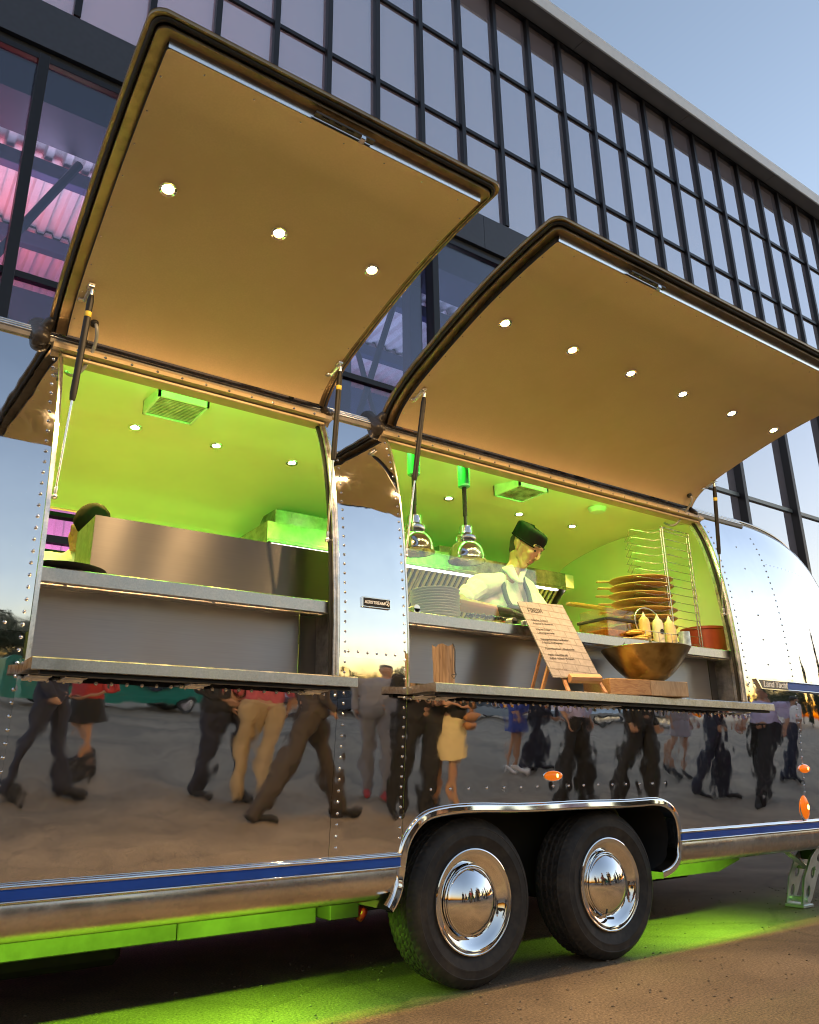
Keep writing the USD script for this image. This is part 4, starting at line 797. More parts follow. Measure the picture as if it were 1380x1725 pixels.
# sauce bottles in a wire caddy
K['sauce'] = [pm('sauce_yellow', (.62, .44, .16), .3), pm('sauce_cream', (.66, .60, .45), .35), pm('sauce_ivory', (.66, .52, .26), .3)]
cd = thing('bottle_caddy', 'low wire caddy around the sauce bottles on the counter', 'caddy')
for z in (CT+.004, CT+.072): obj('hoop', tube(np.array([(3.79, .02, z), (4.16, .02, z), (4.16, .12, z), (3.79, .12, z), (3.79, .02, z)]), .0022, 6), K['wire'], cd, True)
for x in (3.79, 3.91, 4.03, 4.16): obj('upright', cyl((x, .02, CT), (x, .02, CT+.073), .0020, 6), K['wire'], cd, True)
obj('carry_handle', tube(spl([(3.80, .07, CT+.07), (3.80, .07, CT+.20), (3.83, .07, CT+.215), (3.93, .07, CT+.215), (3.96, .07, CT+.20), (3.96, .07, CT+.07)], 40), .004, 7), K['wire'], cd, True)
for i, (x, m_, lb) in enumerate(((3.85, 0, 'sauce bottle with yellow filling, leftmost in the wire caddy'), (3.975, 1, 'cream squeeze bottle with a dark round logo sticker'), (4.085, 2, 'ivory sauce bottle between the logo bottle and the rack post'), (4.135, 1, 'short cream bottle tight against the rack post'))):
    b_ = thing('sauce_bottle', lb, 'bottle', 'sauce bottles in the caddy'); y = .07+(.03 if i == 3 else 0); s_ = 1 if i < 3 else .9
    obj('body', lathe([(.001, .001), (.030, .001), (.033, .006), (.033, .125*s_), (.028, .148*s_), (.015, .162*s_), (.001, .163*s_)], 24, 'z', (x, y, CT+.005)), K['sauce'][m_], b_, 30)
    obj('spout', lathe([(.014, .158*s_), (.012, .168*s_), (.005, .185*s_), (.001, .195*s_)], 16, 'z', (x, y, CT+.005)), K['sauce'][1], b_, 40)
    if i == 1: obj('logo_sticker', place(trimesh.creation.cylinder(.017, .003, sections=24), (x-.004, y-.032, CT+.085), (1, 0, 0), (0, 0, 1), (0, -1, 0)), K['dark'], b_)
tag(obj('tin_can', lathe([(.001, 0), (.034, 0), (.034, .083), (.033, .085), (.031, .083), (.031, .01), (.001, .01)], 32, 'z', (4.105, -.015, CT+.0015)), pm('blue_grey_tin', (.35, .42, .48), .3, .6, var=.4, vs=25), None, 40), 'blue grey printed tin in front of the sauce bottles', 'tin')
# glass dishes, flat breads, pot
K['dishglass'] = usdkit.material(stage, '/World/Looks/amber_dish_glass', {'f': ('layer_weight', {}), 'pw': ('math', {'math_type': 'power', 'value2': 4.0}), 'mr': ('map_range', {'to_min': 0.05, 'to_max': 0.8}), 't': ('transparent_bsdf', {'color': (0.86, 0.76, 0.56)}), 'g': ('glossy_bsdf', {'color': (1, 1, 1), 'roughness': .004}), 'm': ('mix_closure', {})},
    [('f.facing', 'pw.value1'), ('pw.value', 'mr.value'), ('mr.result', 'm.fac'), ('t.BSDF', 'm.closure1'), ('g.BSDF', 'm.closure2')], surface='m.closure')
gd = thing('glass_dish', 'square glass dish with a black rim left of the bottles', 'dish')
obj('walls', cat(*[box(a_, b_, c_, d_, CT+.03, CT+.135) for a_, b_, c_, d_ in ((3.56, 3.82, .10, .104), (3.56, 3.564, .10, .32), (3.816, 3.82, .10, .32), (3.56, 3.82, .316, .32))]+[box(3.56, 3.82, .10, .32, CT+.03, CT+.034)]), K['dishglass'], gd)
obj('rim', cat(box(3.55, 3.83, .09, .108, CT+.128, CT+.146, .004), box(3.55, 3.568, .108, .33, CT+.128, CT+.146, .004)), K['rubber'], gd); obj('lid', box(3.57, 3.82, .11, .32, CT+.149, CT+.205, .004), K['dishglass'], gd)
obj('filling', box(3.575, 3.805, .115, .305, CT+.036, CT+.085, .01), pm('crumble', (.35, .17, .06), .7, var=.5, vs=60), gd)
tag(obj('oval_tray', lathe([(.001, 0), (.15, 0), (.17, .012), (.166, .015), (.148, .006), (.001, .005)], 40, 'z', (3.70, .14, CT+.002)), K['wood_pale'], None, 40), 'flat pale oval tray under the glass dish', 'tray')
for k in range(5):
    a_ = rng.uniform(0, 6); tag(obj('flat_bread', lathe([(.001, 0), (.05, 0), (.058, .006), (.045, .012), (.001, .014)], 18, 'z', (3.76+.03*(k % 3), .045+.012*k, CT+.018+.013*k)), pm('crisp_bread_%d' % k, (.62, .42, .13), .6, var=.2, vs=50), None, 40), 'yellow crisp bread piled between glass dish and bottles', 'bread', 'crisp breads beside the bottles')
tag(obj('terracotta_pot', lathe([(.001, 0), (.125, 0), (.133, .01), (.140, .165), (.147, .168), (.147, .185), (.138, .187), (.130, .03), (.001, .02)], 48, 'z', (4.64, .22, CT+.001)), pm('dark_terracotta', (.26, .05, .02), .42, var=.1), None, 40), 'dark red terracotta pot at the right end of the counter', 'pot')
ob = thing('black_bin', 'black box with a tilted lid behind the menu board', 'box')
obj('body', mb(3.22, 3.36, .26, .40, CT+.001, CT+.145), K['blackmetal'], ob); obj('lid', trimesh.convex.convex_hull(np.array([(3.15, .24, CT+.165), (3.15, .42, CT+.165), (3.42, .24, CT+.120), (3.42, .42, CT+.120), (3.15, .24, CT+.172), (3.15, .42, CT+.172), (3.42, .24, CT+.127), (3.42, .42, CT+.127)])), pm('lid_grey', (.06, .06, .06), .4), ob)
# tray of berry tubs before the chef
bt_ = thing('topping_tray', 'shallow tray of small dark topping tubs before the chef', 'tray')
obj('tray', mb(2.52, 2.86, .085, .20, CT+.001, CT+.013), K['steel_edge'], bt_)
K['berry'] = pm('dark_berries', (.02, .018, .03), .25, var=.8, vs=90)
for k in range(5):
    x = 2.545+k*.058; obj('tub', mb(x, x+.05, .095, .15, CT+.014, CT+.055), K['dishglass'], bt_)
    for b_ in range(7): obj('berry', trimesh.creation.icosphere(1, .0085).apply_translation((x+.01+.014*(b_ % 3), .104+.016*(b_//3), CT+.058+.004*(b_ % 2))), K['berry'], bt_, True)
tag(obj('red_napkins', mb(2.73, 2.81, .058, .082, CT+.001, CT+.035), pm('red_paper', (.42, .03, .02), .6), None), 'small red paper pack in front of the topping tubs', 'napkins')
tag(obj('steel_jar', lathe([(.001, 0), (.027, 0), (.028, .05), (.024, .058), (.001, .06)], 24, 'z', (2.905, .11, CT+.001)), K['steel_edge'], None, 40), 'small round steel jar under the gloved hand', 'jar')
tag(obj('black_pan', lathe([(.001, 0), (.10, 0), (.145, .022), (.15, .026), (.145, .027), (.10, .006), (.001, .005)], 44, 'z', (.60, .10, CT+.002)), K['blackmetal'], None, 40), 'black shallow pan at the left end of the steel shelf', 'pan')
# ------------------------------------------------------------------ people
K['skin_tone'] = pm('skin_tone', (.36, .20, .12), .5, 0, var=.06, vs=40, subsurface_weight=.08)
K['shirt_white'] = pm('white_chef_cloth', (.60, .61, .57), .8, 0, var=.03, bump=.35, bs=16, bd=.02)
K['apron'] = pm('dark_apron_cloth', (.05, .055, .05), .85, 0, var=.1, bump=.3, bs=20, bd=.01)
K['cap'] = pm('black_cap_cloth', (.007, .007, .007), .8, 0, var=.2, specular_ior_level=.12, bump=.3, bs=30, bd=.008)
K['glove'] = pm('black_glove', (.03, .03, .026), .42, 0, var=.15)
K['hair'] = pm('dark_hair', (.03, .02, .014), .55, 0, var=.3, vs=80)
def head_bones():
    b = [((0, -.022, .030), .088, (0, -.006, .034), .086, (.86, 1, 1)), ((0, .018, .01), .066, (0, .058, -.082), .024), ((0, .03, .03), .062, (0, .03, -.03), .060, (.92, 1, 1)), ((-.046, .005, -.052), .020, (0, .060, -.086), .022), ((.046, .005, -.052), .020, (0, .060, -.086), .022),
         ((-.044, -.01, .0), .034, (-.046, .004, -.052), .02), ((.044, -.01, .0), .034, (.046, .004, -.052), .02),
         ((0, .082, .018), .0085, (0, .108, -.020), .0105), ((-.011, .096, -.024), .008, (.011, .096, -.024), .008), ((-.042, .070, .036), .011, (-.012, .084, .034), .011), ((.042, .070, .036), .011, (.012, .084, .034), .011),
         ((-.038, .058, -.012), .022, (-.03, .06, -.03), .02), ((.038, .058, -.012), .022, (.03, .06, -.03), .02), ((-.017, .084, -.050), .0062, (.017, .084, -.050), .0062), ((-.014, .083, -.060), .0065, (.014, .083, -.060), .0065), ((0, .075, -.082), .014, (0, .07, -.088), .014)]
    for s in (-1, 1):
        b += [((s*.076, -.012, .012), .010, (s*.084, -.022, .018), .011, (1, 1, 1)), ((s*.084, -.022, .018), .011, (s*.076, -.010, -.022), .007), ((s*.076, -.008, .012), .008, (s*.076, -.010, -.022), .007)]
    return b
def xf(bones, c, s, f, u, k=1.0):
    T = lambda p: np.array(c)+k*(np.array(s)*p[0]+np.array(f)*p[1]+np.array(u)*p[2])
    return [(T(b[0]), b[1]*k, T(b[2]), b[3]*k)+tuple(b[4:]) for b in bones], T
def hand_bones(wrist, dirv, palm_n, size=1.0, curl=.6, side=1):
    d_ = np.array(dirv, float); d_ /= np.linalg.norm(d_); n = np.array(palm_n, float); n -= d_*(n@d_); n /= np.linalg.norm(n); s = np.cross(d_, n)*side
    w = np.array(wrist, float); b = [(w, .026*size, w+d_*.035*size, .024*size)]
    for k, (o, ln) in enumerate(((-.030, .060), (-.010, .072), (.011, .068), (.030, .052))):
        k0 = w+d_*.085*size+s*o*size; b.append((w+d_*.02*size+s*o*.6*size, .015*size, k0, .0115*size))
        d1 = d_*math.cos(curl*.7)+n*math.sin(curl*.7); d2 = d_*math.cos(curl*1.6)+n*math.sin(curl*1.6)
        k1 = k0+d1*ln*.55*size; k2 = k1+d2*ln*.50*size; b += [(k0, .0100*size, k1, .0090*size), (k1, .0090*size, k2, .0078*size)]
    t0 = w+d_*.025*size-s*.024*size; t1 = t0+(d_*.6-s*.62+n*.45)*.045*size; t2 = t1+(d_*.85-s*.1+n*.5)*.032*size
    return b+[(t0, .014*size, t1, .0115*size), (t1, .0112*size, t2, .009*size)]
unit = lambda v: np.array(v, float)/np.linalg.norm(v)
# the chef
_obj = obj
def obj(name, mesh, mat, parent=None, smooth=False, **k):      # the chef's trunk sways a little to his right under the bowed head
    v = mesh.vertices.copy(); v[:, 0] -= .085*np.clip((2.10-v[:, 2])/.13, 0, 1)*np.clip((v[:, 2]-1.66)/.14, 0, 1); v[:, 2] -= .012*np.clip((2.06-v[:, 2])/.1, 0, 1)*np.clip((v[:, 2]-1.66)/.14, 0, 1); mesh.vertices = v
    return _obj(name, mesh, mat, parent, smooth, **k)
ch = thing('person', 'person in white chef shirt, dark apron and black cap bending over the counter', 'person')
f_ = unit((.22, -.80, -.56)); s_h = unit(np.cross(f_, (0.10, -.15, 1))); u_h = np.cross(s_h, f_); HCn = V(3.275, .43, 2.165)
hb, TH = xf(head_bones(), HCn, s_h, f_, u_h, 1.05)
sR, sL, neck = V(3.060, .535, 1.925), V(3.42, .52, 1.915), V(3.255, .50, 2.0)
eR, wR = V(2.80, .43, 1.775), V(2.985, .285, 1.722); eL, wL = V(3.47, .36, 1.70), V(3.34, .255, 1.685)
hipR, hipL = V(3.14, .70, 1.42), V(3.36, .70, 1.42)
body = hb+[(TH((0, -.03, -.05)), .056, neck, .060), (neck, .06, V(3.25, .60, 1.80), .10), (sR, .06, eR, .046), (eR, .047, wR, .030), (sL, .06, eL, .046), (eL, .047, wL, .030), (V(3.25, .58, 1.80), .15, V(3.25, .68, 1.45), .15), (hipR, .09, V(3.13, .66, 1.02), .06), (V(3.13, .66, 1.02), .06, V(3.13, .70, .65), .045), (hipL, .09, V(3.37, .66, 1.02), .06), (V(3.37, .66, 1.02), .06, V(3.37, .70, .65), .045)]
obj('body', blob(body, .011, 5, 16), K['skin_tone'], ch, True)
handR = hand_bones(wR+unit(wR-eR)*.02, (.93, -.15, -.20), (.25, .2, -1), 1.12, .75, -1); handL = hand_bones(wL, (-.9, -.25, -.2), (-.2, .2, -1), 1.1, .8, 1)
obj('glove', blob(handR+[(wR-unit(wR-eR)*.035, .0345, wR+unit(wR-eR)*.02, .031)], .005, 3, 12), K['glove'], ch, True); obj('glove', blob(handL+[(wL-unit(wL-eL)*.035, .0345, wL, .031)], .006, 3, 12), K['glove'], ch, True)
shirt = [(neck-V(0, -.03, .03), .080, V(3.25, .57, 1.80), .148), (sR+V(.03, 0, 0), .070, sR, .068), (sL-V(.03, 0, 0), .070, sL, .068), (sR, .070, sR*.32+eR*.68, .060), (sL, .070, sL*.32+eL*.68, .060), (neck+V(-.09, .01, -.05), .07, sR, .08), (neck+V(.09, .01, -.05), .07, sL, .08), (V(3.17, .57, 1.78), .122, V(3.17, .66, 1.42), .13), (V(3.33, .57, 1.78), .122, V(3.33, .66, 1.42), .13),
         (sR*.32+eR*.68, .063, sR*.28+eR*.72, .066), (sL*.32+eL*.68, .063, sL*.28+eL*.72, .066)]
sm = blob(shirt, .014, 6, 16)
nv = sm.vertex_normals; pv = sm.vertices; fold = (meshkit.noise(np.c_[pv[:, 0]*22+pv[:, 2]*9, pv[:, 1]*14, pv[:, 2]*7+pv[:, 0]*6], 4)-.5)*.016; sm.vertices = pv+nv*fold[:, None]
obj('shirt', sm, K['shirt_white'], ch, True)
obj('collar', blob([(neck+V(-.055, -.035, .035), .024, neck+V(-.01, -.105, -.05), .014), (neck+V(.055, -.035, .035), .024, neck+V(.01, -.105, -.05), .014), (neck+V(-.055, -.035, .035), .024, neck+V(-.04, .05, .05), .016), (neck+V(.055, -.035, .035), .024, neck+V(.04, .05, .05), .016)], .01, 4), K['shirt_white'], ch, True)
obj('apron_bib', blob([(V(3.17, .415, 1.79), .014, V(3.33, .405, 1.79), .014), (V(3.17, .415, 1.79), .014, V(3.12, .52, 1.45), .02), (V(3.33, .405, 1.79), .014, V(3.38, .51, 1.45), .02), (V(3.25, .395, 1.79), .016, V(3.25, .49, 1.45), .02)], .015, 2)+trimesh.Trimesh() if False else tomesh(m3.Manifold.batch_hull([m3.Manifold.sphere(.012, 10).translate(list(map(float, p))) for p in (V(3.17, .405, 1.80), V(3.33, .395, 1.80), V(3.25, .385, 1.79), V(3.08, .49, 1.45), V(3.42, .48, 1.45), V(3.25, .455, 1.45), V(3.16, .44, 1.62), V(3.34, .43, 1.62), V(3.25, .41, 1.62))])), K['apron'], ch, 50)
obj('apron_strap', tube(spl([V(3.18, .402, 1.80), V(3.165, .435, 1.90), V(3.18, .475, 1.985), V(3.205, .545, 2.045), V(3.26, .575, 2.055)]), .014, 8), K['apron'], ch, True)
obj('apron_strap', tube(spl([V(3.32, .392, 1.80), V(3.345, .425, 1.90), V(3.335, .465, 1.985), V(3.31, .535, 2.045), V(3.26, .575, 2.055)]), .014, 8), K['apron'], ch, True)
obj('trousers', blob([(hipR, .125, V(3.13, .66, 1.02), .085), (V(3.13, .66, 1.02), .085, V(3.13, .70, .64), .07), (hipL, .125, V(3.37, .66, 1.02), .085), (V(3.37, .66, 1.02), .085, V(3.37, .70, .64), .07)], .03, 4), K['apron'], ch, True)
for x in (3.13, 3.37): obj('shoe', blob([((x, .70, .605), .045, (x, .56, .597), .036)], .02, 3), K['blackmetal'], ch, True)
# flat round cap with a soft crown
cpv = []; nC = 44
for i, (r, h) in enumerate(((.094, .030), (.096, .034), (.098, .055), (.100, .085), (.099, .105), (.094, .118), (.080, .127), (.050, .131), (.002, .132))):
    a = np.linspace(0, 2*np.pi, nC, endpoint=False); rr = r*(1+.02*np.sin(a*3+i)+.012*np.sin(a*7+2*i)*(i > 2)); cpv.append([TH((.90*rr[k]*math.sin(a[k]), -.020+1.08*rr[k]*math.cos(a[k]), h+.010*math.cos(a[k])*(-1))) for k in range(nC)]+[None])
for row in cpv: row[-1] = row[0]
obj('cap', grid(np.array([[list(p) for p in row] for row in cpv])), K['cap'], ch, 60)
obj('cap_band', tube(np.array([TH((.90*.0965*math.sin(t_), -.020+1.08*.0965*math.cos(t_), .036-.010*math.cos(t_))) for t_ in np.linspace(0, 2*np.pi, 45)]), .0045, 6, False), K['cap'], ch, True)
for s in (-1, 1):
    obj('eye', trimesh.creation.icosphere(2, .0085).apply_translation(TH((s*.030, .0765, .012))), K['dark'], ch, True)
    obj('eyelid', blob([(TH((s*.040, .071, .017)), .0055, TH((s*.020, .080, .017)), .0058)], .004, 2, 10), K['skin_tone'], ch, True)
    obj('eyebrow', tube([TH((s*.050, .0745, .040)), TH((s*.032, .0885, .046)), TH((s*.014, .0905, .042))], [.003, .0042, .003], 6), K['hair'], ch, True)
obj('lips', cat(tube([TH((-.022, .0865, -.0535)), TH((0, .0945, -.0515)), TH((.022, .0865, -.0535))], [.002, .0040, .002], 6), tube([TH((-.018, .0855, -.0595)), TH((0, .0925, -.061)), TH((.018, .0855, -.0595))], [.002, .0045, .002], 6)), pm('lip_tone', (.36, .15, .11), .45), ch, True)
obj('hair', blob([(TH((0, -.06, .02)), .066, TH((0, -.05, -.03)), .055)], .012, 4), K['hair'], ch, True)
obj = _obj
# people standing in the yard, seen in the polished skin
cloth = {}
def C(name, rgb, rough=.85):
    if name not in cloth: cloth[name] = pm('cloth_'+name, rgb, rough, 0, var=.1, vs=8, bump=.2, bs=14, bd=.015)
    return cloth[name]
navy, black, brown, red, khaki, cream, blue, lilac, grey, white, floral = (C('navy', (.018, .02, .035)), C('black', (.012, .012, .013)), C('brown', (.04, .03, .024)), C('red', (.34, .03, .03)), C('khaki', (.36, .26, .14)), C('cream', (.52, .42, .22)), C('blue', (.03, .05, .24)), C('lilac', (.40, .38, .58)), C('grey', (.22, .22, .24)), C('white', (.68, .67, .66)), C('floral', (.30, .28, .30)))
def folds(m, amp):
    p = m.vertices; n = m.vertex_normals; q = np.c_[p[:, 0]*13+p[:, 2]*5, p[:, 1]*13, p[:, 2]*(9+3*np.sin(p[:, 0]*7))]
    m.vertices = p+n*((meshkit.noise(q, 6)-.5)*amp+(meshkit.noise(q*2.3, 8)-.5)*amp*.5)[:, None]; return m
def guest(label, x, y, head_deg, h, top, low, kind='trousers', stride=0., arms='down', jacket=False, hair='short', shoe=black, heel=False, bag=None, shirt=None):
    t = thing('person', label, 'person'); k = h/1.75; a = math.radians(head_deg); f = V(math.sin(a), math.cos(a), 0); s = V(f[1], -f[0], 0); u = V(0, 0, 1); c0 = V(x, y, 0)
    T = lambda p: c0+k*(s*p[0]+f*p[1]+u*p[2]); B = lambda L: [(T(b[0]), b[1]*k, T(b[2]), b[3]*k) for b in L]
    lift = .05 if heel else 0
    legs = []
    for sg in (-1, 1):
        st = stride*sg; legs.append(((sg*.09, 0, .90), (sg*.10, st*.42+.03, .50), (sg*.11, st-.02, .09+lift)))
    arm = []
    for sg in (-1, 1):
        if arms == 'down': e, w = (sg*.25, -.02+.10*stride*-sg, 1.14), (sg*.24, .05-.18*stride*sg, .90)
        elif arms == 'plate': e, w = (sg*.23, .02, 1.14), (sg*.10, .26, 1.16)
        else: e, w = (sg*.27, -.06, 1.15), (sg*.13, .10, .98)
        arm.append(((sg*.19, 0, 1.42), e, w))
    hb_, T2 = xf(head_bones(), T((0, .02, 1.615)), s, f, u, k)
    bd_ = hb_+B([((0, -.01, 1.55), .05, (0, -.01, 1.42), .06), ((0, 0, 1.38), .10, (0, 0, .95), .12)])
    for sh_, e, w in arm: bd_ += B([(sh_, .045, e, .038), (e, .038, w, .026)])
    for hp, kn, an in legs: bd_ += B([(hp, .075, kn, .052), (kn, .054, tuple(np.array(kn)*.6+np.array(an)*.4+[0, -.012, 0]), .052), (tuple(np.array(kn)*.6+np.array(an)*.4+[0, -.012, 0]), .050, an, .033)])
    for (sh_, e, w), sg in zip(arm, (-1, 1)): bd_ += hand_bones(T(w), T(w)-T(e), f*.3+V(0, 0, -.2)-s*sg, .95*k, .5, sg)
    obj('body', blob(bd_, .03, 3, 10), K['skin_tone'], t, True)
    tp = B([((-.15, 0, 1.40), .075, (.15, 0, 1.40), .075), ((0, .01, 1.36), .125, (0, 0, 1.05), .125), ((-.07, .01, 1.34), .11, (-.06, 0, 1.0), .115), ((.07, .01, 1.34), .11, (.06, 0, 1.0), .115)])
    if jacket: tp += B([((-.075, 0, 1.05), .12, (-.085, 0, .84), .125), ((.075, 0, 1.05), .12, (.085, 0, .84), .125)])
    for sh_, e, w in arm: tp += B([(sh_, .068, e, .054)])+(B([(e, .054, tuple(np.array(w)*.92+np.array(e)*.08), .043)]) if jacket else [])
    obj('jacket' if jacket else 'top', folds(blob(tp, .03, 4, 12), .014), top, t, True)
    if shirt is not None: obj('shirt_front', blob(B([((0, .108, 1.44), .03, (0, .125, 1.15), .022)]), .03, 2, 10), shirt, t, True)
    if kind == 'trousers':
        tr = []
        for hp, kn, an in legs: tr += B([(hp, .115, kn, .082), (kn, .082, tuple(np.array(an)-[0, 0, .02]), .066)])
        obj('trousers', folds(blob(tr+B([((-.07, 0, .96), .12, (.07, 0, .96), .12)]), .03, 4, 12), .013), low, t, True)
    else:
        zlo = .52 if kind == 'skirt' else .58; pr = [(.125, 1.02), (.155, .92), (.175, .80), (.185, .66), (.19, zlo), (.178, zlo+.002), (.12, 1.0)]
        n = 40; a_ = np.linspace(0, 2*np.pi, n+1); P = np.array([[T((r*1.08*math.cos(q)*(1+.03*math.sin(q*6)*(i > 2)), r*.85*math.sin(q)*(1+.04*math.sin(q*5+1)*(i > 2)), z)) for q in a_] for i, (r, z) in enumerate(pr)])
        obj('skirt', grid(P), low, t, True)
    for hp, kn, an in legs:
        an = np.array(an); q = [((an[0], an[1]-.035, .05+lift), .036, (an[0], an[1]+.06, .045+lift*.4), .036), ((an[0], an[1]+.06, .042+lift*.4), .036, (an[0], an[1]+.165, .030), .028)]
        if heel: q.append(((an[0], an[1]-.05, .05+lift), .018, (an[0], an[1]-.055, .008), .008))
        obj('shoe', blob(B(q), .025, 2, 10), shoe, t, True)
    hq = [((0, -.035, .045), .088, (0, -.01, .062), .080)]
    if hair == 'long': hq += [((-.055, -.04, .02), .045, (-.06, -.055, -.15), .035), ((.055, -.04, .02), .045, (.06, -.055, -.15), .035), ((0, -.075, .0), .05, (0, -.09, -.16), .04)]
    hq2, _ = xf(hq, T((0, .02, 1.625)), s, f, u, k); obj('hair', blob(hq2, .03, 3, 12), K['hair'], t, True)
    if bag is not None:
        obj('bag', blob(B([((.24, -.03, .98), .055, (.24, .13, .98), .05), ((.25, -.02, .86), .06, (.25, .12, .87), .055)]), .03, 3, 10), bag, t, True); obj('bag_strap', tube(spl([T((.22, -.03, 1.03)), T((.17, .0, 1.30)), T((.12, .02, 1.47)), T((.2, .07, 1.3)), T((.24, .12, 1.03))]), .008, 6), bag, t, True)
    return t
guest('person in a dark navy suit mirrored at the far left below the steel shelf', 1.39, -4.35, 60, 1.80, navy, navy, stride=.18, jacket=True)
guest('person in a red top, short black skirt and heels mirrored below the left shelf', 1.85, -4.90, -70, 1.68, red, black, 'skirt', .08, heel=True, hair='long', arms='hold')
guest('person with black jacket standing mirrored next to the khaki trousers', 2.88, -4.15, 20, 1.78, black, navy, stride=.14, jacket=True, arms='hold')
guest('person in khaki trousers and a pink red shirt mirrored under the left shelf', 3.08, -3.92, 160, 1.74, C('pinkred', (.42, .08, .09)), khaki, stride=.06)
guest('person in a long brown black coat striding past, mirrored left of the wheels', 3.15, -3.12, 80, 1.82, brown, brown, stride=.36, jacket=True)
guest('person in pale grey jacket and striped shoes mirrored below the pillar', 4.40, -3.95, -30, 1.76, grey, grey, stride=.10, jacket=True, shoe=red)
guest('person in slim black suit and white shirt holding a plate, mirrored in the pillar', 4.15, -3.02, -20, 1.80, black, black, stride=.05, jacket=True, arms='plate', shirt=white)
guest('person in a black top and cream skirt with brown bag mirrored above the wheel arch', 4.42, -2.92, -60, 1.70, black, cream, 'skirt', .04, heel=True, hair='long', bag=C('tan', (.30, .13, .04)), arms='plate')
guest('person in a blue dress with heels mirrored above the left wheel', 6.92, -4.76, 40, 1.68, blue, blue, 'dress', .07, heel=True, hair='long', shoe=white)
guest('person in navy trousers mirrored behind the blue dress', 7.40, -4.85, 70, 1.80, navy, navy, stride=.14, jacket=True)
guest('person in a lilac blouse and wide black trousers mirrored left of the amber lamp', 6.48, -3.38, 10, 1.70, lilac, black, stride=.05, hair='long')
guest('broad person in a black suit mirrored between amber lamp and right wheel', 6.59, -2.62, 0, 1.84, black, black, stride=.10, jacket=True)
guest('person in dark blue suit mirrored above the right end of the wheel arch', 8.90, -3.36, 30, 1.80, navy, navy, stride=.12, jacket=True)
guest('person in a pale lilac shirt walking, mirrored right of the shelf end', 9.30, -2.95, -80, 1.78, lilac, black, stride=.34)
guest('person in a grey floral dress mirrored behind the dark blue suit', 9.95, -4.65, 0, 1.66, floral, floral, 'dress', .05, hair='long', heel=True)
guest('person in navy trousers and white shirt mirrored at the far right', 11.9, -4.1, 60, 1.77, white, navy, stride=.15)
guest('person in black standing far back in the yard, left', .6, -6.8, 90, 1.76, black, black, stride=.1, jacket=True)
guest('person in grey trousers and white shirt standing far back in the yard, middle', 5.4, -7.4, 30, 1.74, white, grey, stride=.1)
# the helper bent down behind the steel cabinet
hp_ = thing('person', 'stooping person in pale shirt and black cap half hidden by the steel cabinet', 'person')
f2 = unit((.35, -.55, -.75)); s2 = unit(np.cross(f2, (0, -.3, 1))); u2 = np.cross(s2, f2); hc = V(.835, .86, 1.975)
hb2, T2 = xf(head_bones(), hc, s2, f2, u2, .95)
obj('body', blob(hb2+[(T2((0, -.03, -.05)), .055, V(.86, .98, 1.86), .06), (V(.86, .98, 1.86), .10, V(.80, 1.25, 1.45), .15), (V(.70, 1.0, 1.82), .06, V(.60, .80, 1.62), .045), (V(.60, .80, 1.62), .045, V(.72, .62, 1.60), .03), (V(1.04, .96, 1.82), .06, V(1.12, .74, 1.62), .045), (V(1.12, .74, 1.62), .045, V(1.0, .6, 1.6), .03), (V(.72, 1.25, 1.4), .1, V(.72, 1.15, .65), .05), (V(.9, 1.25, 1.4), .1, V(.9, 1.15, .65), .05)]+hand_bones((.72, .62, 1.60), (.6, -.6, -.2), (0, 0, -1), 1., .5, -1)+hand_bones((1.0, .6, 1.6), (-.6, -.6, -.2), (0, 0, -1), 1., .5, 1), .016, 4, 12), K['skin_tone'], hp_, True)
obj('shirt', blob([(V(.86, .98, 1.84), .115, V(.80, 1.25, 1.45), .17), (V(.70, 1.0, 1.82), .085, V(.62, .84, 1.66), .07), (V(1.04, .96, 1.82), .085, V(1.10, .80, 1.66), .07), (V(.70, 1.0, 1.82), .08, V(1.04, .96, 1.82), .08)], .02, 5), K['shirt_white'], hp_, True)
obj('trousers', blob([(V(.72, 1.25, 1.4), .13, V(.72, 1.15, .62), .07), (V(.9, 1.25, 1.4), .13, V(.9, 1.15, .62), .07)], .03, 3), K['apron'], hp_, True)
obj('cap', blob([(T2((0, -.02, .06)), .085, T2((0, -.025, .08)), .078)], .014, 4), K['cap'], hp_, True)
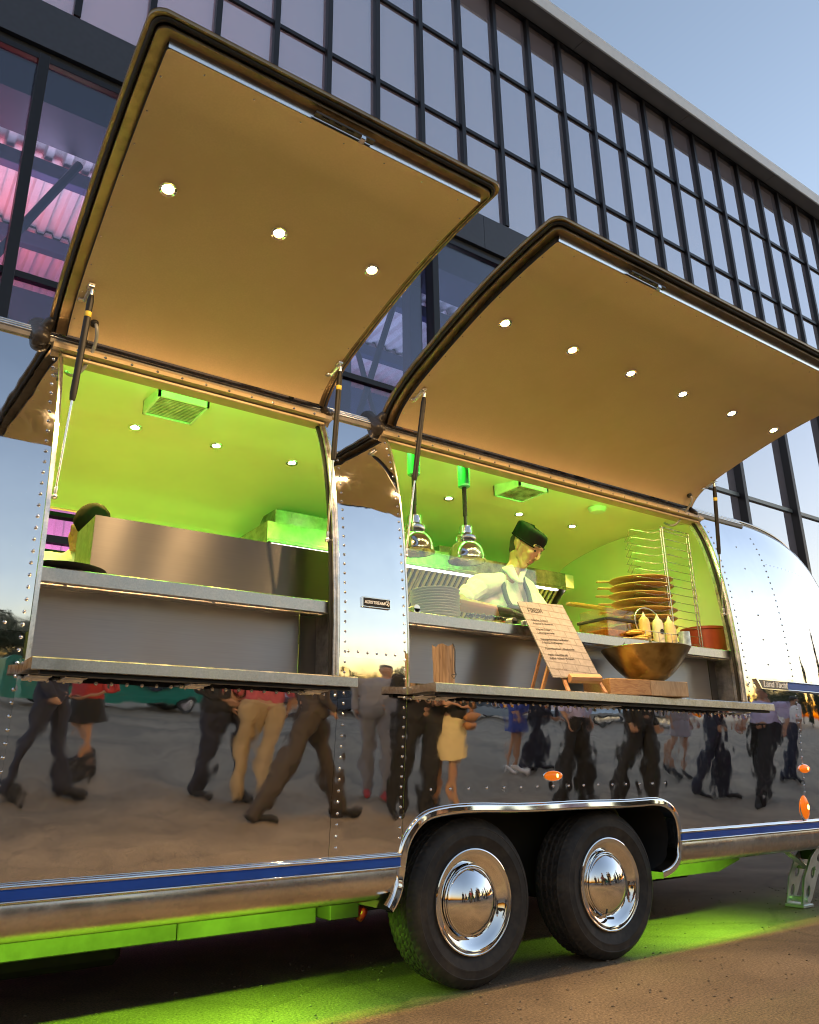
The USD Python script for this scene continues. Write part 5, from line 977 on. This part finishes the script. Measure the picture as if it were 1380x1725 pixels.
# ------------------------------------------------------------------ yard behind the camera: parked cars and trees, seen in the mirror
def car(label, x, y, paint, deg=0., van=False):
    cr = thing('parked_car', label, 'car'); Rm = lambda m: rotz(m.apply_translation((x, y, 0)), deg, (x, y, 0))
    if van: side = [(-2.2, .32), (-2.28, .75), (-2.2, 1.85), (-2.0, 1.95), (1.2, 1.95), (1.65, 1.30), (2.2, 1.05), (2.3, .60), (2.25, .32)]
    else: side = [(-2.1, .30), (-2.18, .62), (-2.1, .88), (-1.4, .98), (-.75, 1.38), (.35, 1.42), (1.05, 1.02), (1.95, .86), (2.15, .62), (2.12, .30)]
    S = Polygon(side)
    for wx in (-1.35, 1.35): S = S.difference(Point(wx, .32).buffer(.37))
    m = extr_y(S, -.86, .86); v = m.vertices; tz = np.clip((v[:, 2]-.9)/.55, 0, 1); v[:, 1] *= 1-.16*tz; m.vertices = v; obj('body', Rm(m), paint, cr, 25)
    win = [(-1.0, 1.02), (-.62, 1.33), (.28, 1.36), (.85, 1.04)] if not van else [(-1.9, 1.25), (-1.9, 1.75), (1.12, 1.75), (1.45, 1.28)]
    for sg in (-1, 1):
        q = extr_y(Polygon(win).buffer(-.03), .80, .815) if not van else extr_y(Polygon(win).buffer(-.03), .80, .87); v = q.vertices; tz = np.clip((v[:, 2]-.9)/.55, 0, 1); v[:, 1] = sg*(v[:, 1]-.80+.868-.137*tz); q.vertices = v; obj('side_window', Rm(q), C('carglass', (.02, .025, .03), .05), cr)
    for wx in (-1.35, 1.35):
        for sg in (-1, 1):
            obj('wheel', Rm(cat(lathe([(.19, -.09), (.31, -.10), (.325, -.07), (.325, .07), (.31, .10), (.19, .09)], 28, 'y', (wx, sg*.76, .325)))), K['tyre'], cr, 30); obj('wheel_disc', Rm(lathe([(.001, sg*.085), (.19, sg*.07), (.195, sg*.09)], 20, 'y', (wx, sg*.76, .325))), K['alu'], cr, 30)
    for sx, mm in ((2.12, K['whitetrim']), (-2.16, C('tail', (.3, .01, .01), .3))):
        for sg in (-1, 1): obj('lamp', Rm(box(sx-.03, sx+.03, sg*.68-.12, sg*.68+.12, .62, .76, .02)), mm, cr)
car('green van parked across the yard, mirrored under the left shelf', 4.6, -14.5, C('vangreen', (.01, .16, .10), .3), 0, True)
car('silver blue car parked across the yard, mirrored behind the blue dress', 15.0, -15.5, C('carsilver', (.20, .25, .28), .3), 4)
car('dark blue car parked in front of the silver blue one', 9.8, -15.2, C('cardark', (.03, .04, .06), .3), -3)
car('grey car parked across the yard, mirrored at the shelf end', 20.6, -15.0, C('cargrey', (.16, .18, .19), .3), 2)
def foliage(n, fn, size):
    p = np.array([fn() for _ in range(n)]); u = rng.normal(size=(n, 3)); u /= np.linalg.norm(u, axis=1)[:, None]; w = np.cross(u, rng.normal(size=(n, 3))); w /= np.linalg.norm(w, axis=1)[:, None]
    L_ = rng.uniform(.6, 1.3, (n, 1))*size; v = np.stack([p-u*L_, p+w*L_*.55, p+u*L_, p-w*L_*.55], 1).reshape(-1, 3); i = np.arange(n)*4
    return trimesh.Trimesh(v, np.vstack([np.c_[i, i+1, i+2], np.c_[i, i+2, i+3]]), process=False)
K['leaf'] = pm('dark_foliage', (.05, .062, .03), .7, 0, var=.5, vs=2); K['trunk'] = pm('tree_bark', (.09, .07, .05), .9, 0, var=.3)
clumps = [(rng.normal(0, 1.15), rng.normal(0, 1.15), rng.uniform(2.2, 6.4), rng.uniform(.6, 1.25)) for _ in range(26)]
def broad():
    c_ = clumps[rnd.randrange(26)]; v = rng.normal(size=3); v /= np.linalg.norm(v); return V(c_[0], c_[1], c_[2])+v*c_[3]*rnd.random()**.4
def cypress():
    z = .5+8.2*rnd.random()**1.3; r = .95*(1-z/9.0)**.7*rnd.random()**.4; a_ = rnd.uniform(0, 6.28); return V(r*math.cos(a_), r*math.sin(a_), z)
protos = {}
def tree(kind, label, az, dist, sc):
    x, y = dist*math.sin(math.radians(az))+2, -dist*math.cos(math.radians(az))
    t = thing(kind, label, 'tree')
    if kind not in protos:
        protos[kind] = t
        if kind == 'broad_tree':
            obj('trunk', tube([(0, 0, -.1), (.05, 0, 1.2), (.0, .1, 2.6), (.2, .1, 4.6)], [.26, .19, .15, .05], 9), K['trunk'], t, True)
            for k in range(6): c_ = clumps[k]; obj('limb', tube([(0, .05, 1.8), (c_[0]*.5, c_[1]*.5, 2.6), (c_[0], c_[1], max(2.8, c_[2]))], [.10, .07, .03], 6), K['trunk'], t, True)
            obj('crown', foliage(9000, broad, .13), K['leaf'], t)
        else:
            obj('trunk', tube([(0, 0, -.1), (0, 0, 4), (0, 0, 8)], [.16, .10, .02], 8), K['trunk'], t, True); obj('crown', foliage(7000, cypress, .11), K['leaf'], t)
    else:
        t.GetReferences().AddInternalReference(protos[kind].GetPath()); t.SetInstanceable(True)
    x_ = UsdGeom.Xformable(t); x_.ClearXformOpOrder(); x_.AddTranslateOp().Set(Gf.Vec3d(x, y, 0)); x_.AddRotateZOp().Set(float(az*13 % 360)); x_.AddScaleOp().Set(Gf.Vec3f(sc, sc, sc))
for i, (az, di, sc, kd) in enumerate(((7, 38, 1.25, 'b'), (11, 44, 1.1, 'b'), (-4, 46, 1.0, 'b'), (17, 60, .9, 'b'), (24, 62, .8, 'b'), (31, 55, .75, 'b'), (36, 58, .9, 'b'), (43, 62, .8, 'b'), (50, 55, .8, 'b'), (56, 60, 1.0, 'b'), (61, 50, .8, 'b'), (66, 46, 1.0, 'c'), (70, 55, .9, 'b'), (74, 42, 1.15, 'c'), (79, 50, .9, 'b'), (85, 45, .85, 'b'), (92, 50, 1.0, 'c'), (-14, 50, .9, 'b'), (82, 58, 1.1, 'b'), (88, 62, 1.2, 'b'), (95, 60, 1.2, 'b'), (99, 55, 1.1, 'b'), (104, 58, 1.2, 'b'), (77, 64, 1.1, 'b'), (69, 62, 1.0, 'b'), (63, 64, 1.0, 'b'))):  # last eight trees are added to hide the orange horizon glow
    tree('broad_tree' if kd == 'b' else 'cypress_tree', ('dark leafy tree' if kd == 'b' else 'narrow dark cypress')+' '+('at the near left edge of the yard', 'just right of the nearest tree', 'left of the yard entrance', 'behind the green van', 'behind the gap beside the van', 'behind the dark blue car', 'taller, behind the dark blue car', 'behind the silver blue car', 'right of the silver blue car', 'tall, behind the grey car', 'right of the grey car', 'first in the row past the cars', 'between the two nearer cypresses', 'tallest, past the cars', 'beyond the tallest cypress', 'near the right end of the yard', 'last at the right end of the yard', 'far left of the yard', 'added to hide horizon glow behind the cypress gap at the right', 'added to hide horizon glow in the dense right group, left side', 'added to hide horizon glow in the dense right group, middle', 'added to hide horizon glow in the dense right group, right side', 'added to hide horizon glow, outermost of the dense right group', 'added to hide horizon glow behind the tallest cypress', 'added to hide horizon glow behind the first cypress', 'added to hide horizon glow behind the grey car, further back')[i], az, di, sc)
